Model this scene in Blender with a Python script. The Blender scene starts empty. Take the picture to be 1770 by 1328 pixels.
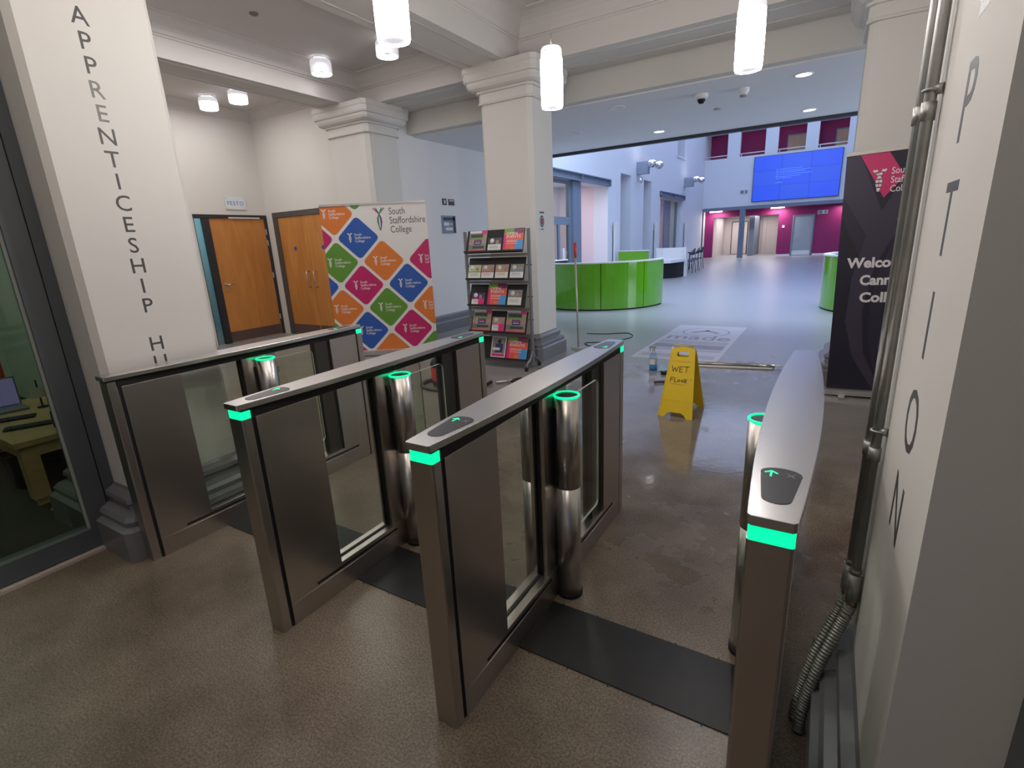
import bpy, bmesh, math, random
from mathutils import Vector, Matrix, geometry
C = bpy.context.scene
PI = math.pi

# ------------------------------------------------------------------ camera
cam_d = bpy.data.cameras.new('camera')
cam_d.sensor_fit = 'HORIZONTAL'; cam_d.sensor_width = 36.0
cam_d.lens = 17.866796
cam_d.clip_start = 0.02; cam_d.clip_end = 200
cam = bpy.data.objects.new('camera', cam_d); C.collection.objects.link(cam)
_m = Matrix(((0.8562204, -0.1004609, 0.5067486), (0.5145442, 0.2534837, -0.81914), (-0.046161, 0.9621089, 0.2687295))).to_4x4(); _m.translation = Vector((0, 0, 1.55))
cam.matrix_world = _m
C.camera = cam
# ------------------------------------------------------------------ view
C.view_settings.view_transform = 'Standard'; C.view_settings.look = 'None'
C.view_settings.gamma = 1.0; C.view_settings.use_curve_mapping = False
C.view_settings.exposure = 0.0
# ------------------------------------------------------------------ world
W = bpy.data.worlds.new('world'); C.world = W; W.use_nodes = True
W.node_tree.nodes['Background'].inputs[0].default_value = (0.30, 0.45, 1.0, 1)
W.node_tree.nodes['Background'].inputs[1].default_value = 0.10
# ------------------------------------------------------------------ large area lights
def area(name, loc, size, power, color, rot=(0, 0, 0), spread=PI):
    l = bpy.data.lights.new(name, 'AREA'); l.shape = 'RECTANGLE'
    l.size, l.size_y = size; l.energy = power; l.color = color; l.spread = spread
    o = bpy.data.objects.new(name, l); o.location = loc; o.rotation_euler = rot
    C.collection.objects.link(o); return o
WARM = (1.0, 0.90, 0.82); NEUT = (1.0, 0.95, 0.93); DAY = (0.47, 0.62, 1.0)
area('atrium_skylight', (-2.0, 22.5, 9.4), (7.5, 23), 850, DAY)
area('atrium_front_fill', (-2.0, 12.4, 8.6), (7, 3.0), 850, (0.62, 0.75, 1.0), (math.radians(-38), 0, 0))  # unseen light added and tilted toward the entrance to brighten low ceiling and wall
area('entrance_ceiling_fill', (-1.5, 0.6, 4.02), (2.8, 3.0), 30, WARM)  # unseen area light added for soft warm light, no fixture here
area('wing_ceiling_lamp', (-5.1, 3.4, 3.9), (1.6, 3.6), 50, NEUT)
area('door_bay_ceiling_lamp', (-8.0, 4.2, 3.9), (1.6, 3.0), 55, NEUT)
for _x, _y in ((-0.52, 2.04), (-1.81, 0.43), (-0.52, 0.43), (-1.2, -1.4)):   # unseen point lights added for up-light, roughly on the pendant grid
    _l = bpy.data.lights.new('pendant_grid_fill', 'POINT'); _l.energy = 10.5; _l.color = WARM; _l.shadow_soft_size = 0.12
    _o = bpy.data.objects.new('pendant_grid_fill', _l); _o.location = (_x, _y, 2.75); C.collection.objects.link(_o)
area('hall_side_fill', (5.7, 8.8, 1.9), (2.6, 2.6), 190, (0.80, 0.88, 1.0), (0, math.radians(90), 0))  # unseen bluish light added from the right; no window stands there
area('side_room_lamp', (-6.4, 0.3, 3.1), (2.4, 1.6), 16, (0.82, 1.0, 0.85))

# ------------------------------------------------------------------ materials
MATS = {}
def mat(name, col, rough=0.6, metal=0.0, noise=0.0, nscale=8.0, bump=0.0, bscale=60.0, emit=None, estr=0.0, spec=0.5, coat=0.0, stretch=None):
    if name in MATS: return MATS[name]
    m = bpy.data.materials.new(name); m.use_nodes = True
    nt = m.node_tree; b = nt.nodes['Principled BSDF']
    b.inputs['Base Color'].default_value = (*col, 1); b.inputs['Roughness'].default_value = rough
    b.inputs['Metallic'].default_value = metal; b.inputs['Specular IOR Level'].default_value = spec
    if coat: b.inputs['Coat Weight'].default_value = coat; b.inputs['Coat Roughness'].default_value = 0.05
    tc = nt.nodes.new('ShaderNodeTexCoord'); src = tc.outputs['Object']
    if stretch:
        mp = nt.nodes.new('ShaderNodeMapping'); mp.inputs['Scale'].default_value = stretch
        nt.links.new(src, mp.inputs[0]); src = mp.outputs[0]
    if noise:
        n = nt.nodes.new('ShaderNodeTexNoise'); n.inputs['Scale'].default_value = nscale; n.inputs['Detail'].default_value = 5
        nt.links.new(src, n.inputs['Vector'])
        mx = nt.nodes.new('ShaderNodeMix'); mx.data_type = 'RGBA'
        mx.inputs[6].default_value = (*[c * (1 - noise) for c in col], 1); mx.inputs[7].default_value = (*[min(1, c * (1 + noise)) for c in col], 1)
        nt.links.new(n.outputs['Fac'], mx.inputs[0]); nt.links.new(mx.outputs[2], b.inputs['Base Color'])
    if bump:
        n2 = nt.nodes.new('ShaderNodeTexNoise'); n2.inputs['Scale'].default_value = bscale; n2.inputs['Detail'].default_value = 3
        nt.links.new(src, n2.inputs['Vector'])
        bp = nt.nodes.new('ShaderNodeBump'); bp.inputs['Strength'].default_value = bump; bp.inputs['Distance'].default_value = 0.01
        nt.links.new(n2.outputs['Fac'], bp.inputs['Height']); nt.links.new(bp.outputs[0], b.inputs['Normal'])
    if emit:
        b.inputs['Emission Color'].default_value = (*emit, 1); b.inputs['Emission Strength'].default_value = estr
    MATS[name] = m; return m

def glass(name, tint, refl=1.0):
    m = bpy.data.materials.new(name); m.use_nodes = True; nt = m.node_tree
    for n in list(nt.nodes): nt.nodes.remove(n)
    out = nt.nodes.new('ShaderNodeOutputMaterial'); mx = nt.nodes.new('ShaderNodeMixShader')
    t = nt.nodes.new('ShaderNodeBsdfTransparent'); t.inputs[0].default_value = (*tint, 1)
    g = nt.nodes.new('ShaderNodeBsdfGlossy'); g.inputs['Roughness'].default_value = 0.01
    fr = nt.nodes.new('ShaderNodeFresnel'); fr.inputs[0].default_value = 1.5
    mu = nt.nodes.new('ShaderNodeMath'); mu.operation = 'MULTIPLY'; mu.inputs[1].default_value = refl
    geo = nt.nodes.new('ShaderNodeNewGeometry')
    ior = nt.nodes.new('ShaderNodeMapRange'); ior.inputs[3].default_value = 1.5; ior.inputs[4].default_value = 1 / 1.5
    nt.links.new(geo.outputs['Backfacing'], ior.inputs[0]); nt.links.new(ior.outputs[0], fr.inputs[0])
    nt.links.new(fr.outputs[0], mu.inputs[0]); nt.links.new(mu.outputs[0], mx.inputs[0])
    nt.links.new(t.outputs[0], mx.inputs[1]); nt.links.new(g.outputs[0], mx.inputs[2]); nt.links.new(mx.outputs[0], out.inputs[0])
    MATS[name] = m; return m

def steel(name, col, rough, stretch, amp=0.10):
    m = mat(name, col, rough, 1.0)
    nt = m.node_tree; b = nt.nodes['Principled BSDF']
    tc = nt.nodes.new('ShaderNodeTexCoord'); mp = nt.nodes.new('ShaderNodeMapping'); mp.inputs['Scale'].default_value = stretch
    n = nt.nodes.new('ShaderNodeTexNoise'); n.inputs['Scale'].default_value = 1.0; n.inputs['Detail'].default_value = 4
    mr = nt.nodes.new('ShaderNodeMapRange'); mr.inputs[3].default_value = rough - amp; mr.inputs[4].default_value = rough + amp
    nt.links.new(tc.outputs['Object'], mp.inputs[0]); nt.links.new(mp.outputs[0], n.inputs['Vector'])
    nt.links.new(n.outputs['Fac'], mr.inputs[0]); nt.links.new(mr.outputs[0], b.inputs['Roughness'])
    return m

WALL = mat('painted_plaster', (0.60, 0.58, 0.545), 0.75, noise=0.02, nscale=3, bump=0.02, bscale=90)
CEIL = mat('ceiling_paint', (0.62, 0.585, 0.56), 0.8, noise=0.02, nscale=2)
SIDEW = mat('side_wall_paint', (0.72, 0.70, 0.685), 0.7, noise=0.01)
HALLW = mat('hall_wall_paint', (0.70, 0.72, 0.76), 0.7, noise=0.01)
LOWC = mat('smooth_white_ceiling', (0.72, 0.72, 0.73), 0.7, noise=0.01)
BASEG = mat('grey_gloss_base_paint', (0.155, 0.155, 0.165), 0.3, noise=0.05, nscale=12)
PANEL = steel('brushed_steel_panel', (0.52, 0.48, 0.45), 0.32, (4, 4, 520), 0.04)
CAPST = mat('brushed_steel_cap', (0.68, 0.665, 0.655), 0.26, 1.0, noise=0.015, nscale=2.0, stretch=(60, 0.6, 1))
POLST = steel('polished_steel', (0.56, 0.53, 0.50), 0.31, (120, 120, 2), 0.08)
POLE = mat('bare_metal', (0.62, 0.60, 0.57), 0.3, 1.0, noise=0.05, nscale=30)
GALV = mat('galvanised_conduit', (0.36, 0.355, 0.34), 0.42, 0.75, noise=0.22, nscale=25)
GREYM = mat('grey_powder_coat', (0.075, 0.083, 0.09), 0.45, noise=0.06)
BLUEG = mat('blue_grey_paint', (0.16, 0.20, 0.26), 0.45, noise=0.03)
BLACK = mat('black_plastic', (0.010, 0.010, 0.011), 0.55, spec=0.3, noise=0.1)
DARK = mat('dark_gap', (0.006, 0.005, 0.005), 0.7, noise=0.1)
READER = mat('reader_glass', (0.045, 0.047, 0.052), 0.22, noise=0.02)
WHITE = mat('white_plastic', (0.75, 0.75, 0.75), 0.4, noise=0.01)
PAPER = mat('white_print', (0.56, 0.54, 0.53), 0.55, noise=0.02)
INK = mat('dark_grey_vinyl', (0.055, 0.052, 0.05), 0.5, noise=0.08, nscale=40)
GREEN_LED = mat('green_led', (0.02, 0.5, 0.28), 0.4, emit=(0.0, 1.0, 0.36), estr=1.25, noise=0.01)
YELLOW = mat('yellow_plastic', (0.72, 0.50, 0.012), 0.42, noise=0.04, nscale=14)
RED = mat('red_plastic', (0.70, 0.045, 0.025), 0.35, noise=0.03)
GREENP = mat('green_gloss_panel', (0.12, 0.40, 0.018), 0.10, noise=0.04, nscale=3, coat=0.6)
MAG = mat('magenta_wall_paint', (0.25, 0.008, 0.10), 0.6, noise=0.03)
FROST = mat('lit_frosted_glass', (0.9, 0.9, 0.9), 0.4, emit=(1.0, 0.965, 0.95), estr=65.0, noise=0.01)
FROST2 = mat('dim_frosted_glass', (0.8, 0.79, 0.82), 0.35, emit=(0.93, 0.90, 1.0), estr=0.62, noise=0.01)
LAMP = mat('lamp_diffuser', (0.9, 0.9, 0.9), 0.4, emit=(1.0, 0.97, 1.0), estr=9.0, noise=0.01)
GLASS = glass('clear_glass', (0.80, 0.86, 0.80))
GGATE = glass('gate_glass', (0.93, 0.965, 0.93), 0.8)
HGLASS = glass('hall_glass', (0.86, 0.92, 0.89))
GEDGE = mat('glass_edge', (0.62, 0.68, 0.62), 0.15, noise=0.02)

def wood_mat(name, c1, c2, sc):
    m = mat(name, c1, 0.42); nt = m.node_tree; b = nt.nodes['Principled BSDF']
    tc = nt.nodes.new('ShaderNodeTexCoord'); mp = nt.nodes.new('ShaderNodeMapping'); mp.inputs['Scale'].default_value = sc
    n = nt.nodes.new('ShaderNodeTexNoise'); n.inputs['Scale'].default_value = 1.6; n.inputs['Detail'].default_value = 6; n.inputs['Distortion'].default_value = 0.6
    r = nt.nodes.new('ShaderNodeValToRGB'); r.color_ramp.elements[0].color = (*c1, 1); r.color_ramp.elements[1].color = (*c2, 1)
    r.color_ramp.elements[0].position = 0.3; r.color_ramp.elements[1].position = 0.7
    nt.links.new(tc.outputs['Object'], mp.inputs[0]); nt.links.new(mp.outputs[0], n.inputs['Vector'])
    nt.links.new(n.outputs['Fac'], r.inputs[0]); nt.links.new(r.outputs[0], b.inputs['Base Color']); return m
WOOD = wood_mat('orange_wood_veneer', (0.42, 0.165, 0.038), (0.54, 0.235, 0.065), (5, 5, 0.7))
PINE = wood_mat('light_wood', (0.50, 0.30, 0.13), (0.62, 0.40, 0.19), (8, 2, 8))
PLY = wood_mat('upper_door_wood', (0.42, 0.25, 0.14), (0.52, 0.32, 0.18), (4, 4, 0.7))

def floor_mat():
    m = bpy.data.materials.new('terrazzo_floor'); m.use_nodes = True; nt = m.node_tree; L = nt.links.new
    b = nt.nodes['Principled BSDF']; N = nt.nodes.new
    tc = N('ShaderNodeTexCoord')
    big = N('ShaderNodeTexNoise'); big.inputs['Scale'].default_value = 1.6; big.inputs['Detail'].default_value = 6; big.inputs['Roughness'].default_value = 0.65
    fine = N('ShaderNodeTexNoise'); fine.inputs['Scale'].default_value = 130; fine.inputs['Detail'].default_value = 2
    vor = N('ShaderNodeTexVoronoi'); vor.inputs['Scale'].default_value = 170
    for n in (big, fine, vor): L(tc.outputs['Object'], n.inputs['Vector'])
    r1 = N('ShaderNodeValToRGB'); e = r1.color_ramp.elements
    e[0].position = 0.34; e[0].color = (0.090, 0.066, 0.044, 1); e[1].position = 0.62; e[1].color = (0.180, 0.144, 0.106, 1)
    L(big.outputs['Fac'], r1.inputs[0])
    r2 = N('ShaderNodeValToRGB'); e = r2.color_ramp.elements
    e[0].position = 0.36; e[0].color = (0.60, 0.60, 0.60, 1); e[1].position = 0.66; e[1].color = (1.42, 1.42, 1.42, 1)
    L(fine.outputs['Fac'], r2.inputs[0])
    mu = N('ShaderNodeMix'); mu.data_type = 'RGBA'; mu.blend_type = 'MULTIPLY'; mu.inputs[0].default_value = 1.0
    L(r1.outputs[0], mu.inputs[6]); L(r2.outputs[0], mu.inputs[7])
    r3 = N('ShaderNodeValToRGB'); e = r3.color_ramp.elements
    e[0].position = 0.0; e[0].color = (1, 1, 1, 1); e[1].position = 0.20; e[1].color = (0, 0, 0, 1)
    L(vor.outputs['Distance'], r3.inputs[0])
    chips = N('ShaderNodeMix'); chips.data_type = 'RGBA'; chips.inputs[7].default_value = (0.42, 0.37, 0.31, 1)
    mm = N('ShaderNodeMath'); mm.operation = 'MULTIPLY'; mm.inputs[1].default_value = 0.75
    L(r3.outputs[0], mm.inputs[0]); L(mm.outputs[0], chips.inputs[0]); L(mu.outputs[2], chips.inputs[6])
    # one floor: the hall's brighter light is put into its colour, paler and greyer
    sep = N('ShaderNodeSeparateXYZ'); L(tc.outputs['Object'], sep.inputs[0])
    mr = N('ShaderNodeMapRange'); mr.inputs[1].default_value = 3.0; mr.inputs[2].default_value = 7.2
    L(sep.outputs['Y'], mr.inputs[0])
    hall = N('ShaderNodeMix'); hall.data_type = 'RGBA'; hall.inputs[7].default_value = (0.31, 0.31, 0.315, 1)
    L(mr.outputs[0], hall.inputs[0]); L(chips.outputs[2], hall.inputs[6]); L(hall.outputs[2], b.inputs['Base Color'])
    # wet patch: wherever the mopped water lies the roughness falls
    wn = N('ShaderNodeTexNoise'); wn.inputs['Scale'].default_value = 2.6; wn.inputs['Detail'].default_value = 7; wn.inputs['Roughness'].default_value = 0.62
    L(tc.outputs['Object'], wn.inputs['Vector'])
    d = N('ShaderNodeVectorMath'); d.operation = 'DISTANCE'; d.inputs[1].default_value = (-0.75, 4.3, 0)
    L(tc.outputs['Object'], d.inputs[0])
    dm = N('ShaderNodeMapRange'); dm.inputs[1].default_value = 3.2; dm.inputs[2].default_value = 1.2; dm.inputs[3].default_value = 0.0; dm.inputs[4].default_value = 0.40
    L(d.outputs['Value'], dm.inputs[0])
    ad = N('ShaderNodeMath'); ad.operation = 'ADD'; L(wn.outputs['Fac'], ad.inputs[0]); L(dm.outputs[0], ad.inputs[1])
    wr = N('ShaderNodeMapRange'); wr.inputs[1].default_value = 0.70; wr.inputs[2].default_value = 0.84; wr.inputs[3].default_value = 0.34; wr.inputs[4].default_value = 0.09
    L(ad.outputs[0], wr.inputs[0]); L(wr.outputs[0], b.inputs['Roughness'])
    b.inputs['Specular IOR Level'].default_value = 0.55
    bp = N('ShaderNodeBump'); bp.inputs['Strength'].default_value = 0.10; bp.inputs['Distance'].default_value = 0.004
    bn = N('ShaderNodeTexNoise'); bn.inputs['Scale'].default_value = 22; bn.inputs['Detail'].default_value = 3
    L(tc.outputs['Object'], bn.inputs['Vector']); L(bn.outputs['Fac'], bp.inputs['Height']); L(bp.outputs[0], b.inputs['Normal'])
    return m
FLOOR = floor_mat()

# ------------------------------------------------------------------ mesh builder
class G:
    def __init__(s): s.v = []; s.f = []; s.m = []; s.sm = []; s.mats = []
    def mi(s, m):
        if m not in s.mats: s.mats.append(m)
        return s.mats.index(m)
    def add(s, vs, fs, m, smooth=False, M=None):
        o = len(s.v); k = s.mi(m)
        s.v += [tuple(M @ Vector(v)) if M else tuple(v) for v in vs]
        for f in fs: s.f.append([i + o for i in f]); s.m.append(k); s.sm.append(smooth)
        return s
    def box(s, x0, x1, y0, y1, z0, z1, m, M=None):
        vs = [(x, y, z) for x in (x0, x1) for y in (y0, y1) for z in (z0, z1)]
        return s.add(vs, [(0, 1, 3, 2), (4, 6, 7, 5), (0, 4, 5, 1), (2, 3, 7, 6), (0, 2, 6, 4), (1, 5, 7, 3)], m, False, M)
    def rbox(s, x0, x1, y0, y1, z0, z1, m, r=0.006, n=3, M=None):  # box with rounded vertical corners
        pts = []
        for cx, cy, a0 in ((x1 - r, y1 - r, 0), (x0 + r, y1 - r, 90), (x0 + r, y0 + r, 180), (x1 - r, y0 + r, 270)):
            for i in range(n + 1):
                a = math.radians(a0 + 90 * i / n); pts.append((cx + r * math.cos(a), cy + r * math.sin(a)))
        return s.prism(pts, z0, z1, m, M=M)
    def prism(s, pts, z0, z1, m, top=None, side=None, smooth=False, M=None):
        n = len(pts); vs = [(x, y, z0) for x, y in pts] + [(x, y, z1) for x, y in pts]
        a = sum(pts[i][0] * pts[(i + 1) % n][1] - pts[(i + 1) % n][0] * pts[i][1] for i in range(n))
        fs = [(i, (i + 1) % n, n + (i + 1) % n, n + i) for i in range(n)]
        b = [tuple(reversed(range(n)))]; t = [tuple(range(n, 2 * n))]
        if a < 0: fs = [tuple(reversed(f)) for f in fs]; b = [tuple(range(n))]; t = [tuple(reversed(range(n, 2 * n)))]
        o = len(s.v); s.add(vs, fs, side or m, smooth, M)
        for ff, mm in ((b, m), (t, top or m)):
            for f in ff: s.f.append([i + o for i in f]); s.m.append(s.mi(mm)); s.sm.append(False)
        return s
    def holed(s, loops, z0, z1, m, M=None):   # extruded outline with holes
        vec = [[Vector((x, y, 0)) for x, y in l] for l in loops]
        tri = geometry.tessellate_polygon(vec); fl = [p for l in loops for p in l]; n = len(fl)
        vs = [(x, y, z0) for x, y in fl] + [(x, y, z1) for x, y in fl]; fs = []
        for t in tri: fs.append(tuple(t)); fs.append(tuple(i + n for i in reversed(t)))
        o = 0
        for l in loops:
            k = len(l)
            for i in range(k): a, b = o + i, o + (i + 1) % k; fs.append((a, b, b + n, a + n))
            o += k
        return s.add(vs, fs, m, False, M)
    def cyl(s, a, b, r, m, n=20, r2=None, caps=True, smooth=True, capm=None):
        a = Vector(a); b = Vector(b); r2 = r if r2 is None else r2
        d = (b - a).normalized(); u = d.orthogonal().normalized(); w = d.cross(u)
        vs = []
        for p, q in ((a, r), (b, r2)):
            for i in range(n):
                t = 2 * PI * i / n; vs.append(p + q * (math.cos(t) * u + math.sin(t) * w))
        fs = [(i, (i + 1) % n, n + (i + 1) % n, n + i) for i in range(n)]
        o = len(s.v); s.add(vs, fs, m, smooth)
        if caps:
            k = s.mi(capm or m)
            for f in (tuple(reversed(range(n))), tuple(range(n, 2 * n))): s.f.append([i + o for i in f]); s.m.append(k); s.sm.append(False)
        return s
    def lathe(s, prof, c, m, n=28, smooth=True, M=None, mats=None):
        vs = []; fs = []
        for r, z in prof:
            for i in range(n):
                t = 2 * PI * i / n; vs.append((c[0] + r * math.cos(t), c[1] + r * math.sin(t), c[2] + z))
        o = len(s.v); s.add(vs, [], m, smooth, M)
        for j in range(len(prof) - 1):
            k = s.mi(mats[j] if mats else m)
            for i in range(n):
                q = (i + 1) % n; s.f.append([o + j * n + i, o + j * n + q, o + (j + 1) * n + q, o + (j + 1) * n + i]); s.m.append(k); s.sm.append(smooth)
        return s
    def tube(s, pts, r, m, n=10, closed=False, rad=None):
        pts = [Vector(p) for p in pts]; N = len(pts); vs = []; fs = []
        up = None
        for i, p in enumerate(pts):
            if closed: t = (pts[(i + 1) % N] - pts[i - 1]).normalized()
            else: t = (pts[min(i + 1, N - 1)] - pts[max(i - 1, 0)]).normalized()
            u = t.orthogonal().normalized() if up is None else (up - t * up.dot(t)).normalized()
            up = u; w = t.cross(u); rr = rad[i] if rad else r
            for k in range(n):
                a = 2 * PI * k / n; vs.append(p + rr * (math.cos(a) * u + math.sin(a) * w))
        for i in range(N if closed else N - 1):
            j = (i + 1) % N
            for k in range(n):
                l = (k + 1) % n; fs.append((i * n + k, i * n + l, j * n + l, j * n + k))
        if not closed: fs.append(tuple(reversed(range(n)))); fs.append(tuple(range((N - 1) * n, N * n)))
        return s.add(vs, fs, m, True)
    def ring(s, x0, x1, y0, y1, prof, m, ch=0.0, cap=False, mats=None):
        # moulding: profile (outward, z) swept around a rectangle with chamfered corners
        vs = []; n = 8 if ch else 4
        for o, z in prof:
            a, b, c, d = x0 - o, x1 + o, y0 - o, y1 + o
            if ch: vs += [(a + ch, c, z), (b - ch, c, z), (b, c + ch, z), (b, d - ch, z), (b - ch, d, z), (a + ch, d, z), (a, d - ch, z), (a, c + ch, z)]
            else: vs += [(a, c, z), (b, c, z), (b, d, z), (a, d, z)]
        o = len(s.v); s.add(vs, [], m)
        for j in range(len(prof) - 1):
            k = s.mi(mats[j] if mats else m)
            for i in range(n):
                q = (i + 1) % n; s.f.append([o + j * n + i, o + j * n + q, o + (j + 1) * n + q, o + (j + 1) * n + i]); s.m.append(k); s.sm.append(False)
        if cap: s.f.append([o + (len(prof) - 1) * n + i for i in range(n)]); s.m.append(s.mi(m)); s.sm.append(False)
        return s
    def text(s, body, size, m, M, align='LEFT', extrude=0.0004, bold=0.0, spacing=1.0, shear=0.0, line=1.0, width=None):
        c = bpy.data.curves.new('t', 'FONT'); c.body = body; c.size = size; c.align_x = align; c.extrude = extrude
        c.offset = bold; c.space_character = spacing; c.shear = shear; c.resolution_u = 3; c.space_line = line
        o = bpy.data.objects.new('t', c); C.collection.objects.link(o)
        bpy.context.view_layer.update()
        me = bpy.data.meshes.new_from_object(o.evaluated_get(bpy.context.evaluated_depsgraph_get()))
        vs = [v.co.copy() for v in me.vertices]; fs = [tuple(p.vertices) for p in me.polygons]
        bpy.data.objects.remove(o); bpy.data.curves.remove(c); bpy.data.meshes.remove(me)
        if width and vs:
            w = max(v.x for v in vs) - min(v.x for v in vs); k = width / w
            vs = [Vector((v.x * k, v.y, v.z)) for v in vs]
        return s.add(vs, fs, m, False, M)
    def strokes(s, lines, w, m, M, z=0.0006):  # pen strokes: each a polyline in 2D
        for l in lines:
            for (x0, y0), (x1, y1) in zip(l, l[1:]):
                dx, dy = x1 - x0, y1 - y0; L = math.hypot(dx, dy) or 1e-6; nx, ny = -dy / L * w / 2, dx / L * w / 2
                ex, ey = dx / L * w / 3, dy / L * w / 3
                s.prism([(x0 - ex + nx, y0 - ey + ny), (x0 - ex - nx, y0 - ey - ny), (x1 + ex - nx, y1 + ey - ny), (x1 + ex + nx, y1 + ey + ny)], 0, z, m, M=M)
        return s
    def build(s, name, parent=None, kind=None, bevel=0.0, loc=None, label=None):
        me = bpy.data.meshes.new(name); me.from_pydata([tuple(v) for v in s.v], [], s.f)
        for m in s.mats: me.materials.append(m)
        for p, k, sm in zip(me.polygons, s.m, s.sm): p.material_index = k; p.use_smooth = sm
        bm = bmesh.new(); bm.from_mesh(me); bmesh.ops.recalc_face_normals(bm, faces=bm.faces); bm.to_mesh(me); bm.free()
        o = bpy.data.objects.new(name, me); C.collection.objects.link(o)
        if loc: o.location = loc
        if parent: o.parent = parent
        if kind: o['kind'] = kind
        if label: o['label'] = label
        if bevel:
            b = o.modifiers.new('bevel', 'BEVEL'); b.width = bevel; b.segments = 2; b.limit_method = 'ANGLE'
        return o

def thing(name, label, cat, loc=(0, 0, 0), rot=(0, 0, 0), group=None):
    o = bpy.data.objects.new(name, None); C.collection.objects.link(o); o.empty_display_size = 0.1
    o.location = loc; o.rotation_euler = rot; o['label'] = label; o['category'] = cat
    if group: o['group'] = group
    return o
def tag(o, label, cat, group=None, kind=None):
    o['label'] = label; o['category'] = cat
    if group: o['group'] = group
    if kind: o['kind'] = kind
    return o
def struct(o, label=None):
    o['kind'] = 'structure'
    if label: o['label'] = label
    return o
def frame_m(origin, ux, uy):   # local x -> ux, y -> uy, z -> ux x uy
    ux = Vector(ux).normalized(); uy = Vector(uy).normalized(); uz = ux.cross(uy)
    M = Matrix((ux, uy, uz)).transposed().to_4x4(); M.translation = Vector(origin); return M
def facing_cam(x, y, z): return frame_m((x, y, z), (1, 0, 0), (0, 0, 1))      # normal -y
def facing_right(x, y, z): return frame_m((x, y, z), (0, 1, 0), (0, 0, 1))    # normal +x
def facing_left(x, y, z): return frame_m((x, y, z), (0, -1, 0), (0, 0, 1))    # normal -x
def clip(poly, x0, x1, y0, y1):
    def c(p, ins, inter):
        out = []
        for i in range(len(p)):
            a, b = p[i - 1], p[i]
            if ins(b):
                if not ins(a): out.append(inter(a, b))
                out.append(b)
            elif ins(a): out.append(inter(a, b))
        return out
    def ix(v): return lambda a, b: (v, a[1] + (b[1] - a[1]) * (v - a[0]) / (b[0] - a[0]))
    def iy(v): return lambda a, b: (a[0] + (b[0] - a[0]) * (v - a[1]) / (b[1] - a[1]), v)
    for ins, it in ((lambda q: q[0] >= x0, ix(x0)), (lambda q: q[0] <= x1, ix(x1)), (lambda q: q[1] >= y0, iy(y0)), (lambda q: q[1] <= y1, iy(y1))):
        poly = c(poly, ins, it)
        if len(poly) < 3: return []
    return poly
def holes_wall(g, axis, t0, t1, a0, a1, z0, z1, holes, m):
    # wall slab, thickness t0..t1 on the axis, spanning a0..a1 and z0..z1 around rectangular holes (a, b, zlo, zhi)
    As = sorted({a0, a1, *[h[0] for h in holes], *[h[1] for h in holes]}); As = [a for a in As if a0 <= a <= a1]
    for p, q in zip(As, As[1:]):
        mid = (p + q) / 2; hs = sorted([(h[2], h[3]) for h in holes if h[0] < mid < h[1]]); z = z0
        for lo, hi in hs + [(z1, z1)]:
            if lo > z + 1e-6:
                if axis == 'x': g.box(t0, t1, p, q, z, lo, m)
                else: g.box(p, q, t0, t1, z, lo, m)
            z = max(z, hi)
    return g

# ================================================================== STRUCTURE
g = G(); g.add([(-12, -3, 0), (9, -3, 0), (9, 40, 0), (-12, 40, 0)], [(0, 1, 2, 3)], FLOOR)
floor = struct(g.build('floor'))
g = G(); g.box(-8.5, -3.36, -3, 2.0, 0.0005, 0.004, mat('dark_carpet', (0.022, 0.024, 0.018), 0.95, noise=0.4, nscale=60, stretch=(1, 6, 1)))
struct(g.build('floor_side_room_carpet'))

# entrance hall side walls and what stands behind the camera
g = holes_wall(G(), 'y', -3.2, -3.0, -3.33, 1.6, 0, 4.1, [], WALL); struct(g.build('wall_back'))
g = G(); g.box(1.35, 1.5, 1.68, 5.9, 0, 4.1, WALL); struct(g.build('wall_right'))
# door bay: wall with the single door (x = -9.2) and wall with the double door (y = 6.3)
g = holes_wall(G(), 'x', -9.35, -9.2, 2.1, 6.45, 0, 4.0, [(4.94, 6.33, 0, 2.25)], WALL); struct(g.build('wall_door_bay_left'))
g = holes_wall(G(), 'y', 6.3, 6.45, -9.2, -6.151, 0, 4.0, [(-8.95, -7.28, 0, 2.28)], WALL); struct(g.build('wall_door_bay_end'))
g = G(); g.box(-9.2, -4.1, 2.0, 2.1, 0, 4.0, WALL).box(-4.2, -4.1, 1.60, 2.0, 0, 3.6, WALL).box(-4.1, -3.85, 1.55, 1.64, 0, 3.6, WALL); struct(g.build('wall_door_bay_near'))
g = G(); g.box(-9.2, -9.185, 2.1, 4.90, 0, 0.12, BASEG).box(-7.2, -6.85, 6.285, 6.3, 0, 0.12, BASEG); struct(g.build('baseboard_door_bay'))
# corridor seen past the single door
g = G(); g.box(-11.2, -11.05, 4.2, 7.2, 0, 2.8, mat('corridor_blue_wall', (0.36, 0.55, 0.66), 0.6, noise=0.03))
g.box(-11.05, -9.35, 4.55, 4.62, 0, 2.8, mat('corridor_blue_wall', (0, 0, 0))); struct(g.build('wall_corridor'))
area('corridor_lamp', (-10.2, 5.5, 2.75), (1, 0.6), 24, (0.75, 0.92, 1.0))

# long side wall (x = -5.8) with its skirting, beyond pilaster
g = G(); g.box(-6.15, -6.0, 6.3, 10.35, 0, 3.6, SIDEW).box(-6.9, -6.15, 10.2, 10.35, 0, 9.5, HALLW); struct(g.build('wall_left'))
g = G(); g.ring(-6.1, -6.0, 6.65, 10.3, [(0.05, 0), (0.05, 0.17), (0.04, 0.185), (0.032, 0.20), (0.03, 0.26), (0.015, 0.29), (0.0, 0.31)], BASEG); struct(g.build('baseboard_left'))

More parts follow.
